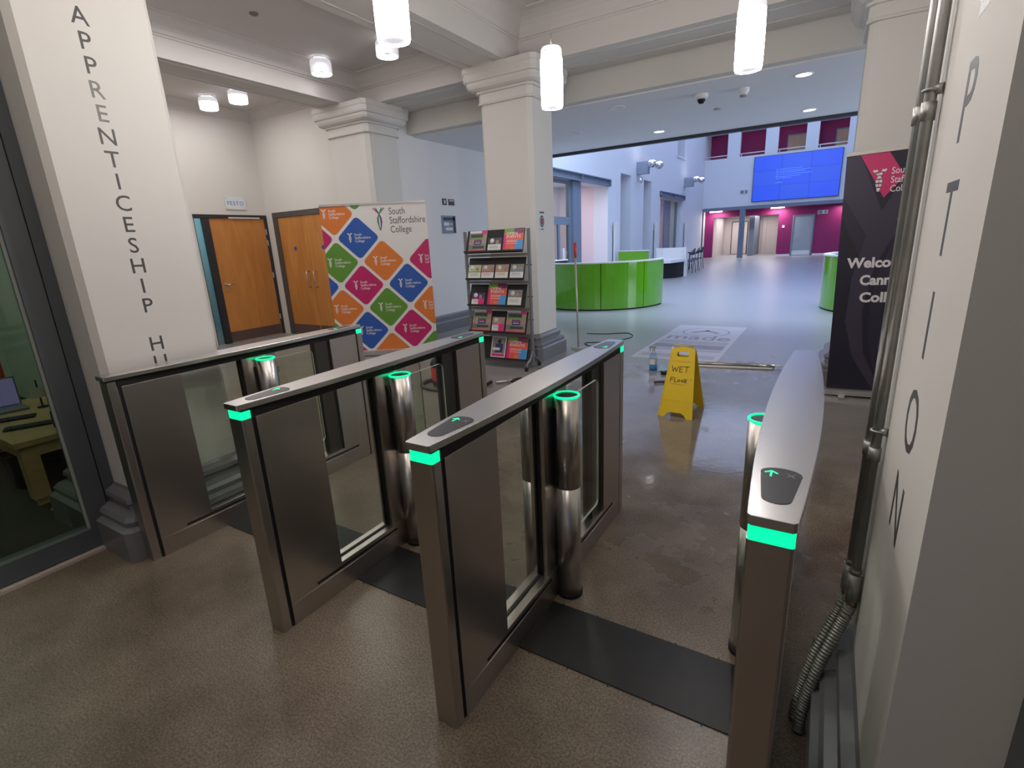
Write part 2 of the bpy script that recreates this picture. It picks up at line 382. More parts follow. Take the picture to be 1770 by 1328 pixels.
BASEP = [(0.13, 0), (0.13, 0.17), (0.10, 0.185), (0.105, 0.215), (0.09, 0.235), (0.045, 0.25), (0.04, 0.275), (0.055, 0.29), (0.05, 0.315), (0.01, 0.335), (0, 0.35)]
CAPP = [(0.0, 3.20), (0.026, 3.203), (0.032, 3.215), (0.026, 3.228), (0.016, 3.232), (0.016, 3.325), (0.040, 3.328), (0.045, 3.350), (0.075, 3.356), (0.105, 3.375), (0.122, 3.405), (0.126, 3.440), (0.142, 3.446), (0.150, 3.47), (0.150, 3.53), (0.158, 3.54), (0.158, 3.6)]
def column(name, x0, x1, y0, y1, ch=0.055, shaft=WALL, base=True, capital=True, top=3.6):
    g = G()
    b = [(p[0] * 0.8, p[1]) for p in BASEP] if base else [(0, 0)]
    prof = [(o, z) for o, z in b]; mats = [BASEG] * (len(b) - 1) if base else []
    prof.append((0, 3.2 if capital else top)); mats.append(shaft)
    if capital:
        prof += CAPP[1:]; mats += [shaft] * (len(CAPP) - 1)
    g.ring(x0, x1, y0, y1, prof, shaft, ch=ch, mats=mats)
    return struct(g.build(name))
column('wall_column_middle', -3.93, -3.20, 5.88, 6.50)
column('wall_column_left', -6.78, -5.955, 5.92, 6.6)
column('wall_column_right', 0.11, 0.95, 5.88, 6.50)
# the big pillars either side of the gates
g = G(); b = [(p[0], p[1]) for p in BASEP]
g.ring(-3.9, -3.105, 1.06, 1.67, b + [(0, 3.6)], WALL, ch=0.03, mats=[BASEG] * (len(b) - 1) + [WALL]); struct(g.build('wall_pillar_left'))
b = [(p[0] * 0.74, p[1] * 0.86) for p in BASEP]
g = G(); g.ring(0.19, 1.5, 1.02, 1.735, b[:1] + b[1:] + [(0, 3.6)], WALL, mats=[BASEG] * (len(b) - 1) + [WALL]); struct(g.build('wall_pillar_right'))
g = G(); g.box(0.36, 0.40, 0.93, 1.019, 0, 3.2, GREYM).box(0.40, 0.45, 0.955, 1.015, 0, 3.2, GREYM).box(0.45, 1.6, 0.97, 1.0, 0, 0.12, GREYM); struct(g.build('door_3'))

# beams with panelled soffits
def bead(g, x0, x1, y0, y1, z, m):
    r = 0.009
    for a, b, c, d in ((x0, x1, y0, y0), (x0, x1, y1, y1)): g.cyl((a, c, z), (b, d, z), r, m, n=8)
    for a, c, d in ((x0, y0, y1), (x1, y0, y1)): g.cyl((a, c, z), (a, d, z), r, m, n=8)
def beam(name, x0, x1, y0, y1, z0=3.6, z1=4.1, inset=0.09, bx=None):
    g = G(); g.box(x0, x1, y0, y1, z0, z1, WALL)
    bx = bx or (x0 + inset, x1 - inset, y0 + inset, y1 - inset); bead(g, *bx, z0, WALL)
    return struct(g.build(name))
beam('ceiling_beam_middle', -4.02, -3.45, -3.0, 6.08, bx=(-3.90, -3.56, -1.5, 5.70))
beam('ceiling_beam_left', -6.74, -6.25, 2.1, 5.98, bx=(-6.66, -6.34, 2.3, 5.62))
beam('ceiling_beam_right', 0.12, 0.70, 1.0, 6.08, bx=(0.22, 0.6, 1.9, 5.6))
g = G(); g.box(-6.2, 0.9, 6.10, 6.84, 3.6, 4.1, WALL); bead(g, -2.98, -0.02, 6.24, 6.58, 3.6, WALL); bead(g, -5.85, -4.2, 6.24, 6.58, 3.6, WALL)
g.box(-6.0, 2.5, 6.86, 7.0, 3.29, 4.1, WALL); struct(g.build('ceiling_beam_cross'))
# coffered ceilings, each with its cove
def coffer(name, x0, x1, y0, y1, zt, zc=3.84, r=0.16, low=3.6):
    g = G(); prof = [(0, low), (0, zc), (-0.012, zc + 0.004), (-0.014, zc + 0.022), (-0.03, zc + 0.026)]
    n = 6
    for i in range(n + 1):
        a = PI / 2 * i / n; prof.append((-0.03 - r * (1 - math.cos(a)), zc + 0.026 + (zt - zc - 0.04) * math.sin(a)))
    prof += [(-0.03 - r - 0.02, zt - 0.014), (-0.03 - r - 0.02, zt)]
    g.ring(x0, x1, y0, y1, prof, CEIL, cap=True); return struct(g.build(name))
coffer('ceiling', -3.452, 0.118, -3.0, 6.098, 4.1, 3.86, 0.22)
coffer('ceiling_coffer_middle', -6.248, -4.022, 2.1, 6.098, 4.0, 3.80, 0.12)
coffer('ceiling_coffer_left', -9.198, -6.742, 2.102, 6.298, 4.0, 3.84, 0.10)
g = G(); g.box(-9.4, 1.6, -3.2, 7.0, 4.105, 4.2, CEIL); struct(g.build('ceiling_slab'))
g = G(); g.box(0.7, 1.5, 1.0, 6.1, 3.6, 3.7, CEIL); struct(g.build('ceiling_right_strip'))
# low ceiling between the entrance and the atrium
g = G(); g.box(-6.0, 6.0, 7.0, 10.38, 3.27, 4.2, LOWC); struct(g.build('ceiling_low'))
g = G(); g.box(-6.0, 6.0, 10.36, 10.46, 3.22, 3.32, mat('dark_steel_edge', (0.03, 0.035, 0.05), 0.5, noise=0.05)); struct(g.build('trim_1'))
g = G(); g.box(-6.0, 6.0, 10.38, 10.5, 3.32, 9.5, HALLW); struct(g.build('wall_atrium_near'))

# ---- atrium shell
XW = -6.9; YF = 34.5
hl = [(13.2, 18.22, 0, 3.30), (19.55, 20.78, 0.25, 3.84), (22.4, 23.5, 0.25, 3.80), (25.0, 29.35, 0, 3.27), (27.8, 29.3, 5.3, 7.2), (14.0, 18.0, 6.3, 7.6)]
g = holes_wall(G(), 'x', XW - 0.55, XW, 10.35, YF + 4, 0, 9.5, hl, HALLW); struct(g.build('wall_hall_left'))
g = holes_wall(G(), 'y', YF, YF + 0.35, XW - 0.5, 8.0, 0, 9.5, [(XW, 8.0, 0, 2.97), (-6.92, -5.67, 5.73, 7.08), (-4.99, -3.67, 5.73, 7.08), (-3.02, -1.66, 5.73, 7.08), (-1.05, 0.30, 5.73, 7.08), (0.95, 2.3, 5.73, 7.08)], HALLW)
struct(g.build('wall_hall_far'))
g = G(); g.box(6.0, 6.2, 7.0, 36, 0, 9.5, HALLW); struct(g.build('wall_hall_right'))
g = G(); g.box(-12, 6.2, 10.4, 40, 9.5, 9.6, LOWC); struct(g.build('ceiling_atrium'))
g = G(); g.box(XW, 6, YF - 0.05, YF + 0.05, 2.78, 2.97, BLUEG).box(XW, 6, YF + 0.05, YF + 0.35, 2.90, 2.97, BLUEG); struct(g.build('trim_2'))
# upper corridor behind the far openings
g = G(); g.box(-7.5, 4, YF + 1.6, YF + 1.7, 5.4, 8, MAG).box(-7.5, 4, YF + 0.35, YF + 1.7, 5.5, 5.6, LOWC).box(-7.5, 4, YF + 0.35, YF + 1.7, 7.5, 7.6, LOWC)
g.box(0.02 - 1.1, -1.0, YF + 0.9, YF + 1.6, 5.6, 7.5, MAG); struct(g.build('wall_upper_corridor'))
# lower recess in magenta, with the opening into a pale corridor
YR = YF + 0.9
g = holes_wall(G(), 'y', YR, YR + 0.12, XW, 6.0, 0, 2.9, [(-6.38, -2.72, 0, 2.42), (-1.98, -0.86, 0, 2.30)], MAG); struct(g.build('wall_recess'))
g = G(); g.box(XW, 6, YF + 0.35, YR + 0.12, 2.86, 2.9, LOWC); struct(g.build('ceiling_recess'))
g = G(); g.box(-2.72, -1.98, YR - 0.02, YR, 0, 0.1, LOWC).box(-0.82, 4, YR - 0.02, YR, 0, 0.1, LOWC); struct(g.build('baseboard_recess'))
CORR = mat('pale_corridor_wall', (0.62, 0.54, 0.52), 0.6, noise=0.03)
g = G(); g.box(-2.72, -2.6, YR + 0.12, YR + 4.5, 0, 2.5, CORR).box(-6.6, -2.6, YR + 4.5, YR + 4.6, 0, 2.5, CORR).box(-6.6, -2.6, YR + 0.12, YR + 4.6, 2.5, 2.56, LOWC)
g.box(-6.5, -6.42, YR + 0.12, YR + 4.5, 0, 2.5, CORR).box(-4.45, -4.15, YR + 1.2, YR + 4.5, 0, 2.5, BLUEG)
g.box(-4.0, -3.75, YR + 4.40, YR + 4.5, 0, 2.4, CORR).box(-2.95, -2.88, YR + 4.3, YR + 4.5, 0, 2.3, BLACK); struct(g.build('wall_far_corridor'))
area('far_corridor_lamp', (-4.6, YR + 2.4, 2.45), (3.2, 2.6), 130, (1, 0.93, 0.92))
g = G(); g.box(-2.5, -1.5, YR + 1, YR + 1.1, 0, 2.4, CORR)
# steel post below the beam
g = G(); g.box(-4.75, -4.45, YF - 0.15, YF + 0.1, 0, 2.8, BLUEG); struct(g.build('wall_steel_post'))
# left hall lintels
g = G()
for y0, y1, zl, zh in ((13.05, 18.3, 3.28, 3.51), (24.85, 29.45, 3.26, 3.49)):
    g.box(XW, XW + 0.10, y0, y1, zl, zl + 0.03, BLUEG).box(XW, XW + 0.02, y0, y1, zl, zh, BLUEG).box(XW, XW + 0.10, y0, y1, zh - 0.03, zh, BLUEG)
    for yy in (y0, (y0 + y1) / 2 + 0.1, y1 - 0.02): g.box(XW, XW + 0.10, yy, yy + 0.03, zl, zh, BLUEG)
struct(g.build('trim_3'))
# rooms behind the left openings
g = G(); PINKW = mat('pale_room_wall', (0.72, 0.62, 0.66), 0.6, noise=0.02)
g.box(-8.9, -8.8, 12.8, 18.3, 0, 3.4, PINKW).box(-8.9, -7.45, 12.7, 12.8, 0, 3.4, PINKW).box(-8.9, -7.45, 18.22, 18.3, 0, 3.4, PINKW).box(-8.9, -7.45, 12.8, 18.3, 3.4, 3.45, LOWC)
g.box(-8.9, -8.8, 24.6, 29.5, 0, 3.4, PINKW).box(-8.9, -7.45, 29.4, 29.5, 0, 3.4, PINKW).box(-8.9, -7.45, 24.6, 24.7, 0, 3.4, PINKW).box(-8.9, -7.45, 24.7, 29.4, 3.4, 3.45, LOWC)
struct(g.build('wall_side_rooms'))
area('side_room_lamp_near', (-8.1, 15.6, 3.35), (1.0, 3.5), 60, (1, 0.86, 0.88)); area('side_room_lamp_far', (-8.1, 27, 3.35), (1.0, 3.5), 20, (1, 0.9, 0.9))
g = G(); g.box(-7.47, -7.42, 19.4, 20.9, 0.25, 3.9, BLUEG).box(-7.47, -7.42, 22.3, 23.6, 0.25, 3.9, BLUEG); struct(g.build('wall_niche_backs'))
g = G(); g.box(-7.40, -7.36, 27.8, 29.3, 5.3, 7.2, BLUEG).box(-7.38, -7.34, 27.9, 29.2, 5.45, 7.1, HGLASS).box(XW, XW + 0.06, 27.7, 29.4, 5.24, 5.30, LOWC); struct(g.build('window_2'))

# ---- glazed doors and screens of the left hall opening
def glazed(name, x, y0, y1, z0, z1, mull, trans, fr=0.09, m=BLUEG):
    g = G(); t = 0.06
    g.box(x - t, x, y0, y0 + fr, z0, z1, m).box(x - t, x, y1 - fr, y1, z0, z1, m).box(x - t, x, y0 + fr, y1 - fr, z1 - fr, z1, m).box(x - t, x, y0 + fr, y1 - fr, z0, z0 + fr, m)
    for a in mull: g.box(x - t, x, a[0], a[0] + a[1], z0 + fr, z1 - fr, m)
    for a in trans: g.box(x - t + 0.003, x - 0.003, y0 + fr, y1 - fr, a[0], a[0] + a[1], m)
    o = struct(g.build(name)); h = G(); h.box(x - 0.035, x - 0.025, y0 + fr, y1 - fr, z0 + fr, z1 - fr, HGLASS); h.build('pane', o); return o
gd = glazed('window_3', XW - 0.12, 13.25, 15.35, 2.12, 3.28, [], [], 0.10)
gd = glazed('door_4', XW - 0.12, 13.25, 15.35, 0.0, 2.12, [(14.42, 0.10)], [], 0.13)
h = G(); h.box(XW - 0.10, XW - 0.07, 14.62, 14.74, 0.95, 1.3, WHITE).cyl((XW - 0.06, 14.66, 0.98), (XW - 0.06, 14.82, 0.98), 0.015, POLE); h.build('handle', gd)
g = G(); g.box(XW - 0.3, XW - 0.04, 15.35, 15.95, 0, 3.28, BLUEG); struct(g.build('trim_4'))
g = G(); g.box(XW - 0.36, XW - 0.3, 26.9, 28.0, 0, 3.2, BLUEG).box(XW - 0.36, XW - 0.30, 29.1, 29.35, 0, 3.2, BLUEG).box(XW - 0.34, XW - 0.33, 28.0, 29.1, 0, 3.2, HGLASS); struct(g.build('door_5'))

# ---- single door in the bay
def hinge_set(g, x, y, zs):
    for z in zs: g.box(x - 0.002, x + 0.014, y - 0.012, y + 0.012, z, z + 0.1, POLE)
DT = mat('dark_door_frame', (0.022, 0.022, 0.026), 0.45, noise=0.05)
g = G(); X0 = -9.2
g.box(X0 - 0.12, X0 + 0.012, 4.94, 6.33, 2.19, 2.25, DT).box(X0 - 0.12, X0 + 0.012, 6.245, 6.33, 0, 2.19, DT)
g.box(X0 - 0.06, X0 + 0.010, 5.09, 5.20, 0, 2.19, DT).box(X0 - 0.04, X0 + 0.004, 4.94, 4.950, 0, 2.19, DT); d1 = struct(g.build('door_1'))
g = G(); g.box(X0 - 0.05, X0 - 0.01, 5.20, 6.245, 0.008, 2.19, WOOD).box(X0 - 0.01, X0 - 0.007, 5.21, 6.23, 0.02, 0.20, mat('brown_kick_plate', (0.10, 0.065, 0.055), 0.4, noise=0.05)); lf = g.build('leaf', d1)
g = G(); g.cyl((X0 - 0.01, 5.29, 1.05), (X0 + 0.045, 5.29, 1.05), 0.012, POLE).cyl((X0 + 0.045, 5.285, 1.05), (X0 + 0.045, 5.42, 1.05), 0.010, POLE)
g.cyl((X0 - 0.01, 5.29, 1.05), (X0 - 0.002, 5.29, 1.05), 0.028, POLE).cyl((X0 - 0.01, 5.29, 0.94), (X0, 5.29, 0.94), 0.024, POLE); g.build('handle', lf)
g = G(); g.box(X0 - 0.06, X0 + 0.02, 5.55, 6.15, 2.185, 2.21, PAPER); g.build('closer', d1)
g = G(); hinge_set(g, X0, 6.243, (0.3, 1.1, 1.7, 1.9)); g.build('hinge', d1)
g = G(); g.box(X0 - 0.06, X0 - 0.05, 4.950, 5.09, 0, 2.19, GLASS); g.build('side_pane', d1)
# ---- double door
g = G(); Y0 = 6.3; DT2 = mat('brown_grey_door_frame', (0.075, 0.068, 0.066), 0.45, noise=0.05)
g.box(-9.0, -7.24, Y0 - 0.012, Y0 + 0.12, 2.19, 2.28, DT2).box(-9.0, -8.875, Y0 - 0.012, Y0 + 0.12, 0, 2.19, DT2).box(-7.33, -7.24, Y0 - 0.012, Y0 + 0.12, 0, 2.19, DT2); d2 = struct(g.build('door_2'))
for i, (a, b) in enumerate(((-8.875, -8.106), (-8.10, -7.33))):
    g = G(); g.box(a, b, Y0 + 0.01, Y0 + 0.05, 0.008, 2.19, WOOD).box(a + 0.01, b - 0.01, Y0 + 0.006, Y0 + 0.01, 0.02, 0.2, MATS['brown_kick_plate']); lf = g.build('leaf', d2)
    s = 1 if i == 0 else -1; hx = -8.103 - s * 0.10
    g = G(); g.tube([(hx, Y0 + 0.01, 1.20), (hx, Y0 - 0.045, 1.20), (hx, Y0 - 0.055, 1.19), (hx, Y0 - 0.055, 0.93), (hx, Y0 - 0.045, 0.92), (hx, Y0 + 0.01, 0.92)], 0.010, POLE); g.build('handle', lf)
    g = G(); g.cyl(((a + b) / 2, Y0 + 0.01, 1.62), ((a + b) / 2, Y0 + 0.007, 1.62), 0.038, mat('blue_door_disc', (0.03, 0.08, 0.35), 0.5, noise=0.02)); g.build('fire_door_disc', lf)

# ---- glazed wall on the left
g = G(); xg = -3.33
g.box(xg - 0.09, xg - 0.01, 1.005, 1.058, 0, 3.6, GREYM).box(xg - 0.09, xg, 0.905, 0.997, 0.02, 3.6, GREYM).box(xg - 0.07, xg - 0.02, 0.997, 1.005, 0.02, 3.6, DARK)
g.box(xg - 0.09, xg, -2.9, 0.905, 0.022, 0.132, GREYM).box(xg - 0.09, xg, -2.9, 0.905, 3.3, 3.6, GREYM).box(xg - 0.09, xg, -1.2, -1.1, 0.13, 3.3, GREYM)
g.box(xg - 0.035, xg - 0.02, 0.893, 0.905, 0.132, 3.3, mat('light_glazing_bead', (0.30, 0.32, 0.29), 0.5, noise=0.05)); w1 = struct(g.build('window_1'))
g = G(); g.box(xg - 0.05, xg - 0.04, -2.9, 0.893, 0.13, 3.3, GLASS); g.build('pane', w1)
g = G(); g.box(xg - 0.1, xg + 0.035, -3, 1.04, 0, 0.016, mat('pale_threshold_strip', (0.42, 0.36, 0.32), 0.5, noise=0.05)); struct(g.build('trim_5'))
g = G(); SR = mat('side_room_paint', (0.60, 0.66, 0.58), 0.7, noise=0.02)
g.box(-8.5, -8.4, -3, 2.0, 0, 3.4, SR).box(-8.5, -3.9, 1.97, 1.999, 0, 3.4, SR).box(-8.5, -3.4, -3.1, -3.0, 0, 3.4, SR).box(-8.5, -3.91, 1.05, 1.999, 3.3, 3.4, SR).box(-8.5, -3.42, -3, 1.15, 3.3, 3.4, SR); struct(g.build('wall_side_room'))
# recessed wall below beam at right of pilaster and over it

# ================================================================== SPEED GATES
GY0, GY1, GB, ZT = 0.998, 2.616, 0.044, 1.016
YF0, YB0 = 0.988, 2.612
def capw(y): s = (2 * y - YF0 - YB0) / (YB0 - YF0); return 0.0445 + 0.033 * (1 - s * s)
def ribbon_arc(r0, a0, a1, n=14): return [(r0 * math.cos(math.radians(a0 + (a1 - a0) * i / n)), r0 * math.sin(math.radians(a0 + (a1 - a0) * i / n))) for i in range(n + 1)]
def make_gate(x, label, sides, near_led, far_led, near_reader, far_reader):
    t = thing('speed_gate', label, 'speed gate', (x, 0, 0), group='stainless steel entrance gates')
    # cap
    ys = [YF0 + 0.006 + (YB0 - YF0 - 0.012) * i / 28 for i in range(29)]
    pts = [(-capw(YF0) + 0.006, YF0)] + [(capw(YF0) - 0.006, YF0)] + [(capw(y), y) for y in ys] + [(capw(YB0) - 0.006, YB0), (-capw(YB0) + 0.006, YB0)] + [(-capw(y), y) for y in reversed(ys)]
    g = G(); g.prism(pts, ZT - 0.022, ZT, CAPST); g.build('cap', t, bevel=0.0015)
    g = G(); g.box(-GB + 0.006, GB - 0.006, GY0 + 0.006, GY1 - 0.006, 0.985, ZT - 0.022, DARK).box(-GB + 0.003, GB - 0.003, 1.0415, 2.5635, 0.9551, 0.9855, DARK); g.build('black_band', t)  # the gate's own black band beneath the cap
    # posts
    for i, (a, b, led) in enumerate(((GY0, 1.041, near_led), (2.564, GY1, far_led))):
        g = G(); g.rbox(-GB, GB, a, b, 0, 0.955, PANEL, 0.008); p = g.build('end_post', t)
        g = G(); g.rbox(-GB + 0.001, GB - 0.001, a + 0.001, b - 0.001, 0.955, 0.985, GREEN_LED if led else PANEL, 0.008); g.build('light_strip' if led else 'post_top', p)
    for a, b in ((1.041, 1.054), (2.551, 2.564)): g = G(); g.box(-GB + 0.005, GB - 0.005, a, b, 0, 0.955, DARK); g.build('gap_strip', t)
    g = G(); g.box(-GB, GB, 1.054, 1.332, 0.0, 0.955, PANEL); g.build('side_panel', t, bevel=0.001)
    g = G(); g.box(-GB, GB, 2.318, 2.551, 0.0, 0.955, PANEL); g.build('side_panel', t, bevel=0.001)
    g = G(); g.box(-GB, GB, 1.332, 2.318, 0, 0.142, PANEL); r = g.build('bottom_rail', t, bevel=0.002)
    for s in (-1, 1):
        for a, b in ((1.19, 1.70), (2.02, 2.45)): g = G(); g.box(s * (GB - 0.004), s * (GB + 0.0008), a, b, 0.112, 0.124, DARK); g.build('rail_slot', r)
        for a, b in ((1.06, 1.70), (2.02, 2.54)): g = G(); g.cyl((s * GB, a, 0.101), (s * GB, b, 0.101), 0.0015, POLST, n=6); g.build('rail_bead', r)
    # fixed glass, middle housing
    g = G(); g.box(-0.005, 0.005, 1.332, 1.672, 0.142, 0.955, GGATE); g.build('fixed_glass', t)
    g = G(); g.box(-0.012, 0.012, 1.672, 1.682, 0.142, 0.955, DARK).box(-0.008, 0.008, 1.332, 1.672, 0.142, 0.146, DARK); g.build('glass_seal', t)
    g = G(); g.box(-0.034, 0.034, 1.682, 1.90, 0.142, 0.955, PANEL); g.build('middle_housing', t)
    g = G(); g.box(-0.026, 0.026, 2.205, 2.318, 0.142, 0.955, mat('dark_inner_panel', (0.10, 0.088, 0.082), 0.35, 0.9, noise=0.03)); g.build('inner_panel', t)
    g = G(); g.box(-0.005, 0.005, 1.90, 2.205, 0.142, 0.955, GGATE); g.build('fixed_glass', t)
    for s in sides:
        bx = s * 0.083; by = 1.80
        g = G(); g.cyl((bx, by, 0.022), (bx, by, 0.536), 0.053, POLST, n=40).cyl((bx, by, 0.536), (bx, by, 0.539), 0.0515, DARK, n=40, caps=False).cyl((bx, by, 0.539), (bx, by, 0.936), 0.053, POLST, n=40); p = g.build('pivot_post', t)
        g = G(); g.cyl((bx, by, 0.0), (bx, by, 0.024), 0.057, DARK, n=36); g.build('base_collar', p)
        g = G(); g.tube([(bx + 0.0505 * math.cos(a), by + 0.0505 * math.sin(a), 0.94) for a in [2 * PI * i / 40 for i in range(40)]], 0.005, GREEN_LED, n=8, closed=True); g.build('light_ring', p)
        g = G(); g.cyl((bx, by, 0.934), (bx, by, 0.940), 0.046, READER, n=36); g.build('top_disc', p)
        g = G(); a = math.atan2(-0.75, -s * 0.65); ux, uy = math.cos(a), math.sin(a)
        M = frame_m((bx + ux * 0.0495, by + uy * 0.0495, 0.545), (-uy, ux, 0), (0, 0, 1)); g.box(-0.010, 0.010, 0, 0.345, -0.004, 0.006, DARK, M=M); g.build('post_slot', p)
        # swinging glass wing, parked open
        g = G(); rr = 0.03; y0, y1, z0, z1 = by + 0.048, 2.135, 0.285, 0.925
        pl = [(y0, z0), (y1 - rr, z0)] + [(y1 - rr + rr * math.sin(PI / 2 * i / 5), z0 + rr - rr * math.cos(PI / 2 * i / 5)) for i in range(1, 6)] + [(y1 - rr + rr * math.cos(PI / 2 * i / 5), z1 - rr + rr * math.sin(PI / 2 * i / 5)) for i in range(6)] + [(y0, z1)]
        M = Matrix(((0, 0, 1, bx - 0.005), (1, 0, 0, 0), (0, 1, 0, 0), (0, 0, 0, 1)))
        g.prism(pl, 0, 0.01, GGATE, side=GEDGE, M=M); g.build('glass_wing', p)
        for z in (0.35, 0.84): g = G(); g.box(bx - 0.012, bx + 0.012, by + 0.045, by + 0.072, z, z + 0.035, POLST); g.build('wing_clamp', p)
    # card readers
    for use, yc, d in ((near_reader, 1.145, 1), (far_reader, 2.455, -1)):
        if not use: continue
        L = 0.090; w0, w1 = 0.029, 0.0425; pr = []
        for i in range(9): a = PI + PI * i / 8; pr.append((w0 * math.cos(a), -L + 0.024 + 0.024 * math.sin(a)))
        for i in range(9): a = PI * i / 8; pr.append((w1 * math.cos(a), L - 0.030 + 0.030 * math.sin(a)))
        pr = [(d * a, yc + d * b) for a, b in pr]
        g = G(); g.prism(pr, ZT, ZT + 0.0012, READER); rd = g.build('card_reader', t)
        M = Matrix.Translation((0, yc + d * 0.054, ZT + 0.0013)) @ (Matrix.Rotation(0 if d > 0 else PI, 4, 'Z'))
        g = G(); g.strokes([[(-0.020, -0.016), (-0.020, 0.012)], [(-0.032, 0.002), (-0.020, 0.013), (-0.008, 0.002)]], 0.0042, GREEN_LED, M, 0.0005); g.build('green_arrow', rd)
        g = G(); g.strokes([[(0.012, -0.008), (0.028, 0.008)], [(0.012, 0.008), (0.028, -0.008)]], 0.0022, mat('dim_grey_mark', (0.2, 0.2, 0.2), 0.5, noise=0.01), M, 0.0005); g.build('grey_cross', rd)
    return t
make_gate(-2.951, 'leftmost steel speed gate, beside the white pillar, near end unlit', (1,), False, True, False, True)
make_gate(-1.852, 'second steel speed gate from the left, green lit at near end', (1, -1), True, True, True, True)
make_gate(-0.938, 'steel speed gate in the middle foreground, between its dark floor strips', (1, -1), True, True, True, True)
make_gate(-0.0405, 'rightmost steel speed gate, seen end on beside the conduit pipes', (-1,), True, True, True, False)

# dark cover plates across the lanes
MATB = mat('black_floor_plate', (0.011, 0.011, 0.0115), 0.42, spec=0.35, noise=0.5, nscale=10, bump=0.03, bscale=80)
for x0, x1, lab in ((-0.892, -0.087, 'black cover plate across the right lane floor'), (-1.806, -0.984, 'black cover plate across the middle lane floor'), (-2.905, -1.898, 'black cover plate across the left lane floor')):
    g = G(); g.box(x0, x1, 1.402, 1.703, 0.0005, 0.0045, MATB)
    n = 5
    for i in range(n):
        for yy in (1.395, 1.71): g.cyl((x0 + (x1 - x0) * (i + 0.3) / n, yy, 0.0002), (x0 + (x1 - x0) * (i + 0.3) / n, yy, 0.002), 0.003, DARK, n=8)
    tag(g.build('floor_plate'), lab, 'floor plate', 'black plates in the gate lanes')

# ================================================================== WALL LETTERING
INKW = mat('worn_grey_vinyl', (0.16, 0.15, 0.14), 0.5, noise=0.45, nscale=50)
g = G()
for i, ch in enumerate('APPRENTICESHIP HUB'):
    if ch == ' ': continue
    z = 2.664 - 0.1037 * i - 0.039
    g.text(ch, 0.108, INKW if i in (3, 4) else INK, facing_right(-3.105, 1.338, z), 'CENTER', 0.0004, 0.0006)
tag(g.build('wall_lettering'), 'dark grey APPRENTICESHIP HUB lettering running down the left pillar', 'lettering')
g = G()
for i, ch in enumerate('RECEPTION'):
    z = 1.765 + 0.2075 * (4 - i) - 0.072
    g.text(ch, 0.200, INKW if i == 3 else INK, facing_left(0.19, 1.318, z), 'CENTER', 0.0004, 0.0006)
tag(g.build('wall_lettering'), 'large dark grey RECEPTION lettering running down the right pillar', 'lettering')

# ================================================================== CONDUITS ON THE RIGHT PILLAR
def corrugated(g, pts, r, m, pitch=0.005):
    # resample to a fine path and ripple the radius
    P = [Vector(p) for p in pts]; out = []
    for i in range(len(P) - 1):
        p0 = P[max(i - 1, 0)]; p1 = P[i]; p2 = P[i + 1]; p3 = P[min(i + 2, len(P) - 1)]
        n = max(2, int((p2 - p1).length / (pitch / 2)))
        for k in range(n):
            u = k / n; out.append(0.5 * ((2 * p1) + (p2 - p0) * u + (2 * p0 - 5 * p1 + 4 * p2 - p3) * u * u + (3 * p1 - p0 - 3 * p2 + p3) * u ** 3))
    g.tube(out, r, m, n=14, rad=[r + (0.0016 if (k // 2) % 2 else -0.0012) for k in range(len(out))])
def smooth(pts, n=10):
    P = [Vector(p) for p in pts]; out = []
    for i in range(len(P) - 1):
        p0 = P[max(i - 1, 0)]; p1 = P[i]; p2 = P[i + 1]; p3 = P[min(i + 2, len(P) - 1)]
        for k in range(n):
            u = k / n; out.append(0.5 * ((2 * p1) + (p2 - p0) * u + (2 * p0 - 5 * p1 + 4 * p2 - p3) * u * u + (3 * p1 - p0 - 3 * p2 + p3) * u ** 3))
    return out + [P[-1]]
for i, (px, py, lab) in enumerate(((0.168, 1.645, 'nearer galvanised conduit pipe clipped to the right pillar, ending in flexible hose'), (0.158, 1.695, 'farther galvanised conduit pipe on the right pillar, behind its twin'))):
    t = thing('conduit_pipe', lab, 'pipe', (px, py, 0), group='conduit pipes on the right pillar')
    g = G(); g.cyl((0, 0, 0.53), (0, 0, 3.55), 0.0125, GALV, n=20); g.build('pipe', t)
    for z in (0.93, 1.80): g = G(); g.cyl((0, 0, z - 0.02), (0, 0, z + 0.02), 0.0152, GALV, n=20); g.build('coupler', t)
    g = G(); g.cyl((0, 0, 0.45), (0, 0, 0.54), 0.0195, GALV, n=20).cyl((0, 0, 0.425), (0, 0, 0.45), 0.016, mat('brass_gland', (0.28, 0.19, 0.10), 0.4, 0.9, noise=0.2), n=6).cyl((0, 0, 0.545), (0, 0, 0.555), 0.017, GALV, n=6); g.build('gland_box', t)
    for z in ((1.0, 1.845) if i == 0 else ()):
        g = G(); g.cyl((0.002, 0.0, z), (0.022, -0.012, z), 0.0115, GALV, n=16).tube([(0.016 * math.cos(a), 0.016 * math.sin(a), z) for a in [2 * PI * k / 20 for k in range(20)]], 0.0035, GALV, n=6, closed=True); g.build('pipe_clip', t)
    g = G()
    ex = (0.070 - px, 1.52 - py) if i == 0 else (0.056 - px, 1.565 - py)
    corrugated(g, [(0, 0, 0.43), (-0.012, -0.006, 0.38), (ex[0] * 0.62, ex[1] * 0.5, 0.23), (ex[0] * 0.94, ex[1] * 0.85, 0.08), (ex[0], ex[1], 0.006)], 0.0155, GALV); g.build('flexible_hose', t)
    if i == 0:
        g = G(); g.cyl((ex[0] * 0.6 - 0.004, ex[1] * 0.6, 0.165), (ex[0] * 0.6 + 0.034, ex[1] * 0.6 - 0.02, 0.150), 0.009, GALV, n=12); g.build('hose_bracket', t)

